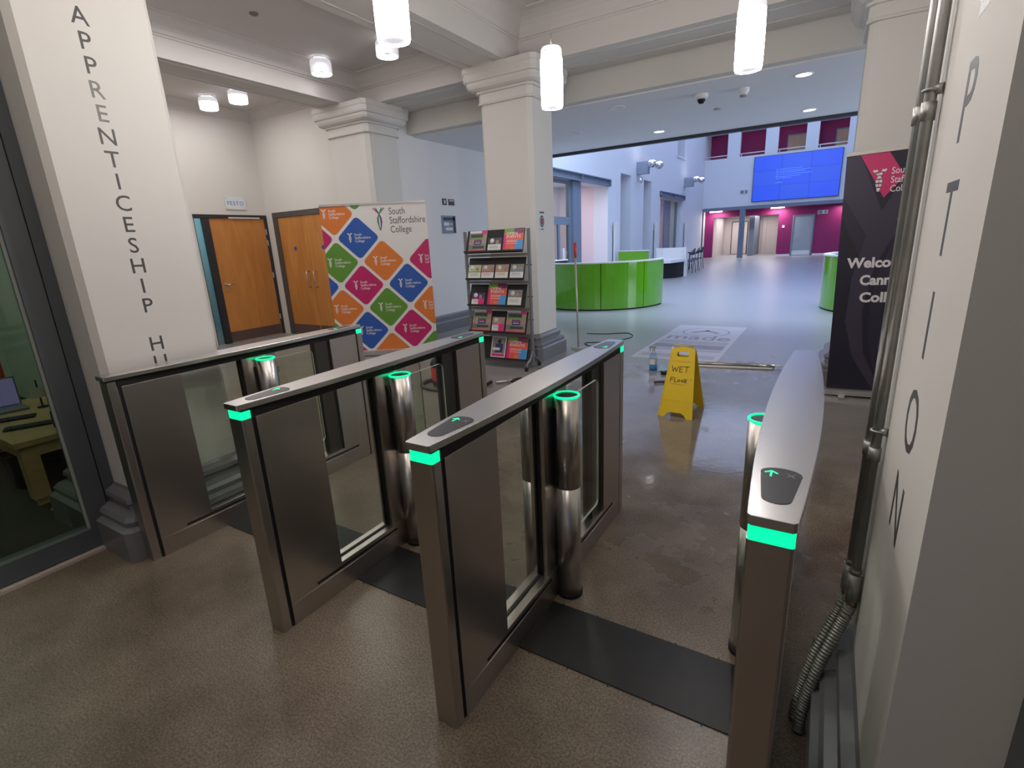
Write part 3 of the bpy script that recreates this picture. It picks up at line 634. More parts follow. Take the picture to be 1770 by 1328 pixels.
# ================================================================== LAMPS
def pendant(x, y, lab, zb=2.465, r=0.075, L=0.385, ztop=4.1):
    t = thing('pendant_lamp', lab, 'pendant lamp', (x, y, zb), group='frosted cylinder pendants over the gates')
    g = G(); prof = [(r - 0.004, 0.0), (r, 0.004)] + [(r + 0.003 * math.sin(PI * k / 8), 0.004 + (L * 0.16) * k / 4) for k in range(1, 5)]
    g.lathe([(r - 0.003, 0), (r, 0.01), (r + 0.002, 0.05)], (0, 0, 0), FROST, n=40)
    g.lathe([(r + 0.002, 0.05), (r + 0.003, L * 0.5), (r + 0.001, L - 0.075)], (0, 0, 0), FROST, n=40)
    g.lathe([(r + 0.001, L - 0.075), (r - 0.003, L - 0.018), (r - 0.012, L - 0.003), (0.012, L)], (0, 0, 0), FROST2, n=40); g.build('glass_shade', t)
    g = G(); g.lathe([(0, 0.006), (r - 0.03, 0.006), (r - 0.028, 0.0), (r - 0.032, -0.001)], (0, 0, 0), FROST2, n=32).lathe([(r - 0.028, 0.012), (r - 0.002, 0.012)], (0, 0, 0), FROST2, n=32); g.build('bottom_disc', t)
    g = G(); g.lathe([(r - 0.026, -0.001), (r - 0.030, 0.014)], (0, 0, 0), mat('grey_ring', (0.35, 0.34, 0.33), 0.4, noise=0.02), n=32); g.build('rim', t)
    g = G(); g.cyl((0, 0, L), (0, 0, L + 0.085), 0.004, POLE, n=10).lathe([(r - 0.02, L - 0.002), (0.03, L + 0.006), (0, L + 0.008)], (0, 0, 0), POLE); g.build('stem', t)
    g = G(); g.cyl((0, 0, L + 0.08), (0, 0, ztop - zb), 0.0012, POLE, n=6); g.build('cable', t)
    g = G(); g.lathe([(0.05, ztop - zb), (0.05, ztop - zb - 0.02), (0.01, ztop - zb - 0.03), (0, ztop - zb - 0.03)], (0, 0, 0), WHITE); g.build('ceiling_rose', t)
    g = G()
    for z in (0.035, L - 0.035):
        for a in (0.4, 2.5, 4.6): g.cyl(((r) * math.cos(a), (r) * math.sin(a), z), ((r + 0.005) * math.cos(a), (r + 0.005) * math.sin(a), z), 0.004, POLE, n=8)
    g.build('fixing_screw', t)
pendant(-1.81, 2.04, 'frosted cylinder pendant cut off by the top edge, over the leftmost lane side')
pendant(-1.805, 3.65, 'frosted cylinder pendant hanging in front of the middle column, whole in view')
pendant(-0.516, 3.66, 'frosted cylinder pendant in front of the right end of the cross beam')
def flush_lamp(x, y, lab, zc=4.0, r=0.135):
    t = thing('ceiling_lamp', lab, 'ceiling lamp', (x, y, zc), group='round surface lamps of the side ceilings')
    g = G(); g.lathe([(0.09, 0), (0.09, -0.03), (0, -0.03)], (0, 0, 0), WHITE, n=32); g.build('ceiling_plate', t)
    g = G(); g.lathe([(r - 0.04, -0.03), (r - 0.01, -0.04), (r, -0.06), (r, -0.19), (r - 0.006, -0.20)], (0, 0, 0), mat('glass_lamp_shade', (0.85, 0.84, 0.88), 0.3, emit=(0.95, 0.93, 1.0), estr=0.45, noise=0.01), n=36); g.build('glass_shade', t)
    g = G(); g.lathe([(0, -0.165), (0.055, -0.165), (0.062, -0.15)], (0, 0, 0), mat('lamp_louvre', (0.3, 0.3, 0.38), 0.4, noise=0.01), n=24)
    for a in (0, PI / 2, PI, 3 * PI / 2): g.cyl((0.085 * math.cos(a), 0.085 * math.sin(a), -0.19), (0.085 * math.cos(a), 0.085 * math.sin(a), -0.06), 0.020, LAMP, n=12)
    g.build('bulb', t)
flush_lamp(-5.97, 5.25, 'round glass ceiling lamp near the left column capital')
flush_lamp(-4.85, 5.32, 'round glass ceiling lamp just below the nearest hanging cylinder')
flush_lamp(-8.65, 5.25, 'round ceiling lamp over the single door, leftmost of the lamps')
flush_lamp(-7.98, 5.33, 'round ceiling lamp over the double door')
g = G(); g.lathe([(0.045, 0), (0.045, -0.012), (0.02, -0.025), (0, -0.025)], (-5.44, 3.98, 4.0), mat('sprinkler_brown', (0.2, 0.17, 0.16), 0.5, noise=0.05)); tag(g.build('ceiling_sensor'), 'small brown disc sensor alone on the left coffer ceiling', 'sensor')

def downlight(x, y, lab, lit=True):
    t = thing('downlight', lab, 'downlight', (x, y, 3.27), group='round downlights of the low ceiling')
    g = G(); g.lathe([(0.105, 0), (0.105, -0.006), (0.085, -0.008), (0.083, 0.0)], (0, 0, 0), WHITE, n=32); g.build('rim', t)
    g = G(); g.lathe([(0, -0.002), (0.084, -0.002)], (0, 0, 0), LAMP if lit else mat('unlit_diffuser', (0.55, 0.55, 0.6), 0.3, noise=0.05), n=32); g.build('diffuser', t)
downlight(-0.45, 7.50, 'lit downlight nearest to the right hand column'); downlight(-0.46, 9.68, 'lit downlight above the fourth far opening, close to the atrium edge')
downlight(-2.71, 9.60, 'lit downlight in the middle, close to the atrium edge'); downlight(-2.69, 7.46, 'unlit recessed downlight beside the hanging pendant', False)
downlight(-3.83, 8.61, 'unlit recessed downlight next to the middle column', False)
t = thing('dome_camera', 'white dome security camera with black eye under the low ceiling', 'security camera', (-1.60, 7.56, 3.27))
g = G(); g.lathe([(0.085, 0), (0.085, -0.03), (0.07, -0.055), (0.05, -0.06)], (0, 0, 0), WHITE, n=28); g.build('housing', t)
g = G(); g.lathe([(0.05, -0.058), (0.046, -0.085), (0.028, -0.108), (0, -0.115)], (0, 0, 0), BLACK, n=24); g.build('dome', t)
t = thing('smoke_detector', 'white smoke detector right of the dome camera', 'smoke detector', (-1.11, 7.65, 3.27))
g = G(); g.lathe([(0.065, 0), (0.065, -0.04), (0.05, -0.05), (0.045, -0.075)], (0, 0, 0), WHITE, n=28); g.build('base', t)
g = G(); g.lathe([(0.045, -0.07), (0.043, -0.095), (0.0, -0.10)], (0, 0, 0), mat('grey_vents', (0.3, 0.3, 0.3), 0.5, noise=0.05), n=28); g.build('sensor_head', t)
g = G(); g.lathe([(0.05, 0), (0.05, -0.012), (0, -0.014)], (-1.58, 8.56, 3.27), mat('grey_disc', (0.35, 0.35, 0.38), 0.5, noise=0.02)); tag(g.build('ceiling_disc'), 'small grey disc on the low ceiling behind the camera dome', 'sensor')

# ================================================================== BANNERS
OR = mat('print_orange', (0.62, 0.17, 0.028), 0.5, noise=0.03); BL = mat('print_blue', (0.018, 0.085, 0.36), 0.5, noise=0.03)
GN = mat('print_green', (0.095, 0.25, 0.028), 0.5, noise=0.03); PK = mat('print_pink', (0.46, 0.010, 0.115), 0.5, noise=0.03)
PWHITE = mat('print_white', (0.66, 0.64, 0.63), 0.55, noise=0.02); PGREY = mat('print_dark_grey', (0.07, 0.065, 0.07), 0.5, noise=0.03)
ALU = mat('aluminium', (0.55, 0.54, 0.52), 0.35, 0.8, noise=0.04)
def front(z0=0.0, y=0.0): return frame_m((0, y, z0), (1, 0, 0), (0, 0, 1))
def logo(g, cx, cy, s, cols, M, w=0.09):   # ribbons that cross into a tapering Y
    arms = [(-0.50, 0.0, 0), (-0.28, 0.0, 1), (0.28, 0.0, 2), (0.50, 0.0, 3)]
    for x0, _, k in arms:
        sx = 1 if x0 < 0 else -1; a = abs(x0)
        pts = [(x0, 1.0), (x0 + sx * a * 0.45, 0.78), (x0 + sx * a * 0.95, 0.50), (sx * (0.16 if a > 0.4 else 0.10), 0.15), (sx * (0.19 if a > 0.4 else 0.12), -0.25), (sx * 0.10, -0.62), (0.02 * sx, -0.95)]
        g.strokes([[(cx + p[0] * s, cy + p[1] * s) for p in pts]], w * s, cols[k], M, 0.0008 + 0.0001 * k)
T = math.atan2(5.862 - 5.055, -4.912 + 6.158); BW = 1.484
t = thing('pull_up_banner', 'wide white banner with orange, blue, green and pink diamonds before the doors', 'banner', (-6.158, 5.055, 0), (0, 0, T))
g = G(); g.box(0, BW, 0.0, 0.003, 0.075, 2.15, PWHITE)
M = front(0, -0.0002)
colr = {(0, 0): OR, (1, -1): GN, (1, 1): BL, (-1, 1): PK, (0, 2): GN, (2, 2): OR, (4, 2): PK, (-1, 3): BL, (1, 3): PK, (3, 3): BL, (0, 4): OR, (2, 4): GN, (4, 4): OR,
        (-1, 5): GN, (1, 5): BL, (3, 5): PK, (0, 6): PK, (2, 6): OR, (4, 6): GN}
for (i, k), m in colr.items():
    i2 = i
    cx = 0.168 + 0.325 * i2; cz = 2.039 - 0.332 * k; h = 0.300; c = 0.035
    poly = [(cx - c, cz + h - c), (cx, cz + h - c * 0.6), (cx + c, cz + h - c), (cx + h - c, cz + c), (cx + h - c * 0.6, cz), (cx + h - c, cz - c), (cx + c, cz - h + c), (cx, cz - h + c * 0.6), (cx - c, cz - h + c), (cx - h + c, cz - c), (cx - h + c * 0.6, cz), (cx - h + c, cz + c)]
    poly = clip(poly, 0.0, BW, 0.08, 2.145)
    if poly: g.prism(poly, 0, 0.0008, m, M=M)
    if 0 <= k < 6 and i2 >= 0:
        lx = cx - 0.115
        MM = M @ Matrix.Translation((0, 0, 0.0009))
        logo(g, lx, cz + 0.005, 0.062, [PWHITE] * 4, MM, 0.15)
        if lx + 0.2 < BW - 0.02: g.text('South\nStaffordshire\nCollege', 0.047, PWHITE, MM @ Matrix.Translation((lx + 0.065, cz + 0.032, 0)), bold=0.0004, line=0.95, width=0.225)
        elif i2 == 4: g.text('Sou\nStaf\nCol', 0.047, PWHITE, MM @ Matrix.Translation((lx + 0.055, cz + 0.032, 0)), bold=0.0004, line=0.95, width=0.062)
logo(g, 0.822, 1.945, 0.15, [mat('logo_red', (0.5, 0.03, 0.03), 0.5, noise=0.02), BL, mat('logo_teal', (0.02, 0.2, 0.2), 0.5, noise=0.02), GN], M @ Matrix.Translation((0, 0, 0.0009)), 0.10)
g.text('South\nStaffordshire\nCollege', 0.132, PGREY, M @ Matrix.Translation((0.958, 2.005, 0.0009)), line=0.93, width=0.50)
g.build('printed_panel', t)
g = G(); g.rbox(-0.005, BW + 0.005, -0.012, 0.012, 2.145, 2.172, ALU, 0.005); g.build('top_rail', t)
g = G(); g.rbox(-0.02, BW + 0.02, -0.08, 0.08, 0.012, 0.075, ALU, 0.02).box(0.2, 0.26, -0.18, 0.18, 0, 0.014, ALU).box(1.2, 1.26, -0.18, 0.18, 0, 0.014, ALU); g.build('base', t)
g = G(); g.cyl((BW / 2, 0.06, 0.07), (BW / 2, 0.012, 2.15), 0.009, ALU, n=12); g.build('support_pole', t)

NAVY = mat('print_navy', (0.008, 0.007, 0.021), 0.5, noise=0.04); PUR = mat('print_dusk_purple', (0.034, 0.026, 0.052), 0.5, noise=0.04)
PUR2 = mat('print_deep_purple', (0.018, 0.014, 0.034), 0.5, noise=0.04); CR = mat('print_crimson', (0.50, 0.022, 0.125), 0.45, noise=0.04)
LET = mat('print_pale_grey', (0.62, 0.60, 0.62), 0.5, noise=0.02)
t = thing('pull_up_banner', 'dark navy welcome banner with crimson ribbon behind the conduit pipes', 'banner', (0.115, 5.56, 0), (0, math.radians(-1.6), 0))
B2W = 0.74; B2H = 2.125
g = G(); g.box(0, B2W, 0, 0.003, 0.06, B2H, NAVY); M = front(0, -0.0002)
def poly2(pts, m, z):
    p = clip(pts, 0.0, B2W, 0.062, B2H - 0.005)
    if p: g.prism(p, 0, z, m, M=M)
poly2([(0.0, 2.00), (0.07, 2.12), (0.16, 1.90), (0.30, 1.47), (0.20, 1.20), (0.0, 1.62)], PUR2, 0.0006)
poly2([(0.0, 2.12), (0.10, 2.12), (0.33, 1.55), (0.24, 1.38), (0.0, 1.80)], PUR, 0.0008)
poly2([(0.10, 2.12), (0.30, 2.12), (0.36, 2.02), (0.42, 1.92), (0.29, 1.76)], CR, 0.0010)
poly2([(0.74, 2.12), (0.62, 2.06), (0.42, 1.92), (0.20, 1.48), (0.12, 1.10), (0.10, 0.70), (0.18, 0.38), (0.36, 0.07), (0.42, 0.07), (0.26, 0.42), (0.22, 0.80), (0.28, 1.20), (0.42, 1.50), (0.74, 1.98)], PUR, 0.0007)
poly2([(0.40, 1.44), (0.29, 1.02), (0.27, 0.62), (0.34, 0.30), (0.44, 0.07), (0.52, 0.07), (0.40, 0.40), (0.36, 0.80), (0.42, 1.20), (0.56, 1.50)], PUR2, 0.0009)
poly2([(0.40, 1.58), (0.52, 1.82), (0.74, 2.05), (0.74, 1.5), (0.60, 1.30), (0.46, 1.36)], CR, 0.0010)
poly2([(0.37, 0.062), (0.40, 0.062), (0.50, 0.26), (0.66, 0.56), (0.66, 0.70), (0.46, 0.34)], CR, 0.0010)
MM = M @ Matrix.Translation((0, 0, 0.0012))
logo(g, 0.245, 1.90, 0.085, [LET] * 4, MM, 0.16)
g.text('South\nStaffordshire\nCollege', 0.075, LET, MM @ Matrix.Translation((0.325, 1.945, 0)), bold=0.0005, line=0.95, width=0.30)
for i, (s, w) in enumerate((('Welcome to', 0.60), ('Cannock', 0.40), ('College', 0.37))):
    g.text(s, 0.118, LET, MM @ Matrix.Translation((0.375, 1.185 - 0.152 * i, 0)), 'CENTER', bold=0.0045, width=w)
g.build('printed_panel', t)
g = G(); g.rbox(-0.004, B2W + 0.004, -0.012, 0.012, B2H - 0.002, B2H + 0.026, mat('cream_rail', (0.55, 0.51, 0.45), 0.4, noise=0.02), 0.005); g.build('top_rail', t)
g = G(); g.rbox(-0.012, B2W + 0.012, -0.06, 0.06, 0.012, 0.06, ALU, 0.02).box(0.10, 0.15, -0.16, 0.14, 0.0, 0.013, ALU).box(0.6, 0.65, -0.16, 0.14, 0.0, 0.013, ALU); g.build('base', t)

# ================================================================== LEAFLET RACK
RX0, RX1, RY = -3.965, -3.045, 5.45
t = thing('leaflet_rack', 'grey metal leaflet rack with five black trays beside the column', 'leaflet rack', ((RX0 + RX1) / 2, RY, 0)); HW = (RX1 - RX0) / 2
RG = mat('rack_grey_metal', (0.22, 0.22, 0.225), 0.4, 0.6, noise=0.04)
for s in (-1, 1):
    g = G(); g.box(s * HW - 0.014, s * HW + 0.014, -0.018, 0.018, 0.08, 1.70, RG); p = g.build('side_post', t)
    g = G(); g.tube([(s * HW, -0.17, 0.07), (s * HW, -0.06, 0.13), (s * HW, 0.0, 0.25), (s * HW, 0.06, 0.13), (s * HW, 0.17, 0.07)], 0.014, RG, n=8); g.build('foot', p)
    for yy in (-0.17, 0.17):
        g = G(); g.cyl((s * HW - 0.012, yy, 0.03), (s * HW + 0.012, yy, 0.03), 0.03, BLACK, n=18).box(s * HW - 0.015, s * HW + 0.015, yy - 0.012, yy + 0.012, 0.05, 0.08, RG); g.build('caster', p)
trays = [(1.442, 1.705), (1.112, 1.375), (0.785, 1.048), (0.452, 0.715), (0.112, 0.380)]
def tray_M(z):   # tray plane leans back
    tilt = math.radians(18); return frame_m((RX0, RY - 0.075, z), (1, 0, 0), (0, math.sin(tilt), math.cos(tilt)))
TW = RX1 - RX0
for z0, z1 in trays:
    g = G(); Mx = Matrix.Translation((-(RX0 + RX1) / 2, -RY, 0)) @ tray_M(z0); h = (z1 - z0) / math.cos(math.radians(18))
    g.box(0.045, TW - 0.045, 0, h, -0.006, -0.001, BLACK, M=Mx).box(0.045, TW - 0.045, -0.008, 0.012, -0.006, 0.045, BLACK, M=Mx); tr = g.build('tray', t)
    g = G(); g.box(-HW + 0.014, HW - 0.014, -0.012, 0.004, z0 - 0.055, z0 - 0.022, RG); g.build('cross_bar', tr)
for z in (0.62, 0.9, 1.28):
    for s in (-1, 1): g = G(); g.cyl((s * (HW + 0.03), 0, z), (s * (HW - 0.04), 0, z), 0.006, BLACK, n=8); g.build('tray_pin', t)

PB = {k: mat('leaflet_' + k, c, 0.3, noise=n, nscale=s) for k, c, n, s in (('red_orange', (0.66, 0.085, 0.055), 0.06, 8), ('sky_blue', (0.05, 0.26, 0.58), 0.05, 8), ('magenta', (0.60, 0.01, 0.16), 0.05, 8), ('leaf_green', (0.14, 0.30, 0.03), 0.1, 30),
      ('photo_grey', (0.20, 0.19, 0.18), 0.9, 60), ('photo_dark', (0.035, 0.04, 0.05), 0.9, 45), ('photo_tan', (0.34, 0.22, 0.17), 0.8, 50), ('pale', (0.60, 0.60, 0.58), 0.04, 8), ('purple', (0.06, 0.015, 0.10), 0.2, 8), ('navy', (0.02, 0.03, 0.10), 0.3, 8), ('orange', (0.55, 0.2, 0.05), 0.05, 8), ('green_soft', (0.38, 0.46, 0.26), 0.1, 20))}
def leaflet(shelf, a, b, hfrac, kind, label, group):
    x0 = (a - 110) * 0.00177; x1 = (b - 110) * 0.00177; w = x1 - x0
    z0, z1 = trays[shelf]; h = (z1 - z0) / math.cos(math.radians(18)) * hfrac
    g = G(); g.box(0, w, 0, h, 0, 0.006, PB['pale']); Z = Matrix.Translation((0, 0, 0.0062))
    def q(u0, u1, v0, v1, m, z=0.0004): g.box(u0 * w, u1 * w, v0 * h, v1 * h, 0, z, PB[m], M=Z)
    if kind == 'open':
        q(0, 1, 0, 1, 'red_orange'); q(0.0, 0.5, 0.78, 1, 'leaf_green', 0.0006); q(0.5, 1, 0.78, 1, 'purple', 0.0006)
        for i in range(5):
            for j in range(2): q(0.52 + i * 0.1, 0.56 + i * 0.1, 0.83 + j * 0.08, 0.87 + j * 0.08, 'red_orange' if (i + j) % 2 else 'magenta', 0.0008)
        q(0.62, 1, 0, 0.46, 'sky_blue', 0.0006); q(0, 0.14, 0, 0.7, 'magenta', 0.0005); q(0.40, 0.56, 0.04, 0.17, 'orange', 0.0006)
        MM = tray_M(z0) @ Matrix.Translation((x0, 0.004, 0.001))
        g.text('OPEN\nEVENTS', h * 0.17, PWHITE, Z @ Matrix.Translation((w * 0.12, h * 0.71, 0.0007)), bold=h * 0.0022, line=0.85, width=w * 0.74)
        for v in (0.44, 0.39, 0.30): q(0.16, 0.72, v, v + 0.018, 'pale', 0.0008)
    elif kind == 'magazine':
        q(0, 1, 0, 1, 'photo_grey'); q(0, 1, 0.9, 1, 'pale', 0.0005); q(0.7, 1, 0.85, 1, 'magenta', 0.0006); q(0.08, 0.78, 0.68, 0.84, 'photo_dark', 0.0006)
        q(0.05, 0.85, 0.62, 0.67, 'leaf_green', 0.0007); q(0.3, 0.72, 0.33, 0.56, 'navy', 0.0006); q(0.36, 0.66, 0.47, 0.52, 'magenta', 0.0008); q(0.36, 0.66, 0.40, 0.43, 'pale', 0.0008)
        q(0, 0.28, 0.34, 0.60, 'photo_tan', 0.0005); q(0.75, 1, 0.4, 0.8, 'photo_tan', 0.0005); q(0, 0.6, 0.1, 0.3, 'sky_blue', 0.0004); q(0.25, 0.9, 0.15, 0.27, 'photo_dark', 0.0006); q(0, 1, 0, 0.08, 'red_orange', 0.0006)
    elif kind == 'person':
        q(0, 1, 0, 1, 'pale'); q(0.06, 0.94, 0.18, 0.96, 'photo_grey', 0.0005); q(0.28, 0.8, 0.24, 0.66, 'navy', 0.0007); q(0.06, 0.94, 0.05, 0.17, 'magenta', 0.0006); q(0.1, 0.6, 0.34, 0.46, 'pale', 0.0009)
        g.lathe([(0, 0.0009), (w * 0.13, 0.0009), (w * 0.13, 0)], (w * 0.54, h * 0.76, 0.0062), PB['photo_dark'], n=20)
    else:
        q(0, 1, 0.48, 1, kind[1]); q(0, 1, 0.45, 0.52, kind[0], 0.0006); q(0, 1, 0, 0.04, kind[0], 0.0006)
        g.lathe([(0, 0.0008), (w * 0.17, 0.0008), (w * 0.17, 0)], (w * 0.3, h * 0.78, 0.0062), PB['pale'], n=14); g.lathe([(0, 0.0008), (w * 0.13, 0.0008)], (w * 0.72, h * 0.68, 0.0062), PB['photo_tan'], n=14)
        for v in (0.36, 0.29, 0.22): q(0.12, 0.8, v, v + 0.02, 'photo_grey', 0.0006)
        if len(kind) > 2: q(0.55, 1, 0, 0.45, kind[2], 0.0007)
    o = g.build('leaflet'); o.matrix_world = tray_M(z0) @ Matrix.Translation((x0, 0.013, 0.0)); tag(o, label, 'leaflet', group)
GR = 'leaflets in the rack trays'
leaflet(0, 158, 303, 0.93, 'magazine', 'photo collage magazine at left of the top tray', GR)
leaflet(0, 322, 428, 0.58, ('pale', 'photo_dark'), 'small black and white leaflet in the middle of the top tray', GR)
leaflet(0, 446, 600, 0.96, 'open', 'orange and blue OPEN EVENTS leaflet in the top tray', GR)
leaflet(1, 140, 246, 0.63, ('leaf_green', 'green_soft'), 'green headed leaflet, leftmost in the second tray', GR)
leaflet(1, 254, 356, 0.63, ('magenta', 'photo_tan'), 'pink headed leaflet, second from left in the second tray', GR)
leaflet(1, 370, 474, 0.63, ('orange', 'photo_tan'), 'orange headed leaflet, third from left in the second tray', GR)
leaflet(1, 492, 596, 0.63, ('sky_blue', 'photo_grey'), 'blue headed leaflet, rightmost in the second tray', GR)
leaflet(2, 155, 260, 0.55, ('magenta', 'purple', 'magenta'), 'small white and magenta leaflet at left of the third tray', GR)
leaflet(2, 292, 444, 0.98, 'open', 'orange and blue OPEN EVENTS leaflet in the middle of the third tray', GR)
leaflet(2, 462, 572, 0.70, ('pale', 'photo_grey'), 'grey and white leaflet at right of the third tray', GR)
leaflet(3, 145, 303, 0.98, 'magazine', 'photo collage magazine at left of the fourth tray', GR)
leaflet(3, 318, 420, 0.66, ('magenta', 'photo_tan', 'magenta'), 'red and white leaflet between two magazines', GR)
leaflet(3, 436, 594, 0.98, 'magazine', 'photo collage magazine at right of the fourth tray', GR)
leaflet(4, 296, 420, 0.96, 'person', 'white framed leaflet with a dark clothed figure in the lowest tray', GR)
leaflet(4, 430, 598, 0.98, 'open', 'orange and blue OPEN EVENTS leaflet in the lowest tray', GR)

# ================================================================== SIGNS
t = thing('wall_sign', 'clear acrylic sign with blue FESTO lettering above the single door', 'sign', (-9.2, 5.73, 2.45))
g = G(); g.box(0.012, 0.018, -0.19, 0.19, -0.11, 0.11, mat('frosted_sign_face', (0.62, 0.64, 0.66), 0.3, noise=0.02)); g.build('plate', t)
g = G(); g.text('FESTO', 0.095, mat('sign_blue', (0.05, 0.25, 0.55), 0.5, noise=0.02), frame_m((0.0182, 0, -0.036), (0, 1, 0), (0, 0, 1)), 'CENTER', bold=0.0010, spacing=1.15, width=0.30); g.build('lettering', t)
for a in (-0.165, 0.165):
    for b in (-0.085, 0.085): g = G(); g.cyl((0, a, b), (0.024, a, b), 0.011, POLE, n=12); g.build('standoff', t)
NB = mat('notice_grey_blue', (0.20, 0.25, 0.31), 0.4, noise=0.08); XL = -6.0
g = G(); g.box(XL, XL + 0.015, 7.56, 7.965, 1.757, 2.067, NB)
for a, b, c, d, m in ((7.60, 7.93, 1.985, 2.035, INK), (7.61, 7.76, 1.89, 1.95, PWHITE), (7.65, 7.86, 1.81, 1.86, PWHITE), (7.885, 7.95, 1.77, 2.06, INK), (7.79, 7.86, 1.91, 1.93, PWHITE)): g.box(XL + 0.015, XL + 0.017, a, b, c, d, m)
tag(g.build('notice_board'), 'small grey blue notice on the side wall below the dark switches', 'notice')
g = G(); g.box(XL, XL + 0.015, 7.625, 7.735, 2.248, 2.357, INK).box(XL + 0.015, XL + 0.017, 7.66, 7.70, 2.27, 2.335, PWHITE); tag(g.build('wall_switch'), 'small dark switch plate with pale centre on the side wall', 'switch')
g = G(); g.box(XL, XL + 0.015, 7.80, 7.965, 2.248, 2.352, PGREY).box(XL + 0.015, XL + 0.017, 7.82, 7.945, 2.318, 2.335, PWHITE); tag(g.build('wall_panel'), 'small dark control panel right of the pale centred switch', 'control panel')
t = thing('column_sticker', 'white sticker with dark oval emblem on the middle column side', 'sticker', (-3.20, 6.08, 1.79))
g = G(); g.box(0, 0.0015, -0.075, 0.105, -0.125, 0.12, mat('sticker_white', (0.56, 0.56, 0.57), 0.4, noise=0.01)); g.build('backing', t)
g = G(); MR = frame_m((0.0016, 0.015, 0.0), (0, 1, 0), (0, 0, 1))
g.prism([(0.058 * math.cos(2 * PI * i / 28), 0.072 * math.sin(2 * PI * i / 28)) for i in range(28)], 0, 0.0006, NAVY, M=MR)
g.prism([(0.042 * math.cos(2 * PI * i / 28), 0.054 * math.sin(2 * PI * i / 28)) for i in range(28)], 0, 0.0008, PWHITE, M=MR)
g.prism([(0.035 * math.cos(2 * PI * i / 28), 0.046 * math.sin(2 * PI * i / 28)) for i in range(28)], 0, 0.001, NAVY, M=MR)
g.prism([(0.016 * math.cos(2 * PI * i / 20), 0.030 * math.sin(2 * PI * i / 20)) for i in range(20)], 0, 0.0012, CR, M=MR)
g.box(-0.06, 0.06, 0.098, 0.118, 0, 0.0007, INK, M=MR); g.box(-0.04, 0.04, -0.105, -0.092, 0, 0.0007, INK, M=MR); g.build('emblem', t)

# ================================================================== WET FLOOR SIGN AND CLEANING THINGS
t = thing('wet_floor_sign', 'yellow folding wet floor sign with handwritten words on damp floor', 'floor sign', (-1.009, 4.313, 0), (0, 0, math.radians(-3)))
HS = 0.615; DP = 0.20
def leg_outline(): return [(-0.150, 0), (-0.095, 0), (-0.075, 0.03), (-0.045, 0.045), (0.045, 0.045), (0.075, 0.03), (0.095, 0), (0.150, 0), (0.104, HS - 0.03), (0.095, HS), (0.04, HS + 0.004), (0.03, HS + 0.012), (-0.03, HS + 0.012), (-0.04, HS + 0.004), (-0.095, HS), (-0.104, HS - 0.03)]
hole = [(-0.045, HS - 0.075), (0.045, HS - 0.075), (0.052, HS - 0.065), (0.048, HS - 0.04), (0.04, HS - 0.032), (-0.04, HS - 0.032), (-0.048, HS - 0.04), (-0.052, HS - 0.065)]
for s, nm in ((1, 'front_leaf'), (-1, 'back_leaf')):
    L = math.hypot(HS, DP); uy = (0, s * DP / L, HS / L)
    Mx = frame_m((0, 0 if s > 0 else 2 * DP, 0), (1, 0, 0) if s > 0 else (-1, 0, 0), uy)
    g = G(); g.holed([leg_outline(), hole], -0.010, 0.0, YELLOW, M=Mx)
    g.box(-0.128, 0.128, 0.150, 0.156, 0, 0.003, YELLOW, M=Mx); g.box(-0.085, 0.085, HS - 0.115, HS - 0.110, 0, 0.003, YELLOW, M=Mx)
    for sx in (-1, 1):
        e = [(sx * 0.150, 0.0), (sx * 0.142, 0.0), (sx * 0.096, HS - 0.03), (sx * 0.104, HS - 0.03)]; g.prism(e, -0.014, 0.004, YELLOW, M=Mx)
    o = g.build(nm, t)
    if s > 0:
        g = G(); pen = mat('black_marker', (0.015, 0.012, 0.01), 0.5, noise=0.05)
        Wd = [[(-0.078, 0.452), (-0.066, 0.405), (-0.052, 0.440), (-0.038, 0.405), (-0.024, 0.452)], [(0.020, 0.452), (-0.012, 0.450), (-0.010, 0.405), (0.018, 0.408)], [(-0.011, 0.430), (0.012, 0.431)], [(0.026, 0.452), (0.072, 0.456)], [(0.050, 0.454), (0.046, 0.404)],
              [(-0.050, 0.352), (-0.078, 0.350), (-0.080, 0.312)], [(-0.079, 0.332), (-0.058, 0.333)], [(-0.042, 0.350), (-0.044, 0.314), (-0.022, 0.315)], [(-0.008, 0.336), (-0.016, 0.326), (-0.008, 0.316), (0.002, 0.324), (-0.002, 0.336), (-0.008, 0.336)],
              [(0.022, 0.337), (0.014, 0.327), (0.022, 0.316), (0.032, 0.325), (0.028, 0.337), (0.022, 0.337)], [(0.042, 0.312), (0.043, 0.343), (0.056, 0.343), (0.061, 0.336), (0.055, 0.328), (0.044, 0.327), (0.062, 0.311)]]
        g.strokes(Wd, 0.0056, pen, Mx @ Matrix.Translation((0.0, 0, 0.0002)), 0.0006); g.strokes([[(-0.078, 0.296), (0.06, 0.293)]], 0.002, pen, Mx @ Matrix.Translation((0, 0, 0.0002)), 0.0005); g.build('handwriting', o)
        g = G(); g.lathe([(0, 0.004), (0.009, 0.003), (0.011, 0)], (0, 0, 0), YELLOW, n=16, M=Mx @ Matrix.Translation((0.095, 0.345, 0))); g.build('boss', o)
g = G(); g.cyl((-0.085, DP, HS - 0.008), (0.085, DP, HS - 0.008), 0.006, YELLOW, n=12); g.build('hinge', t)

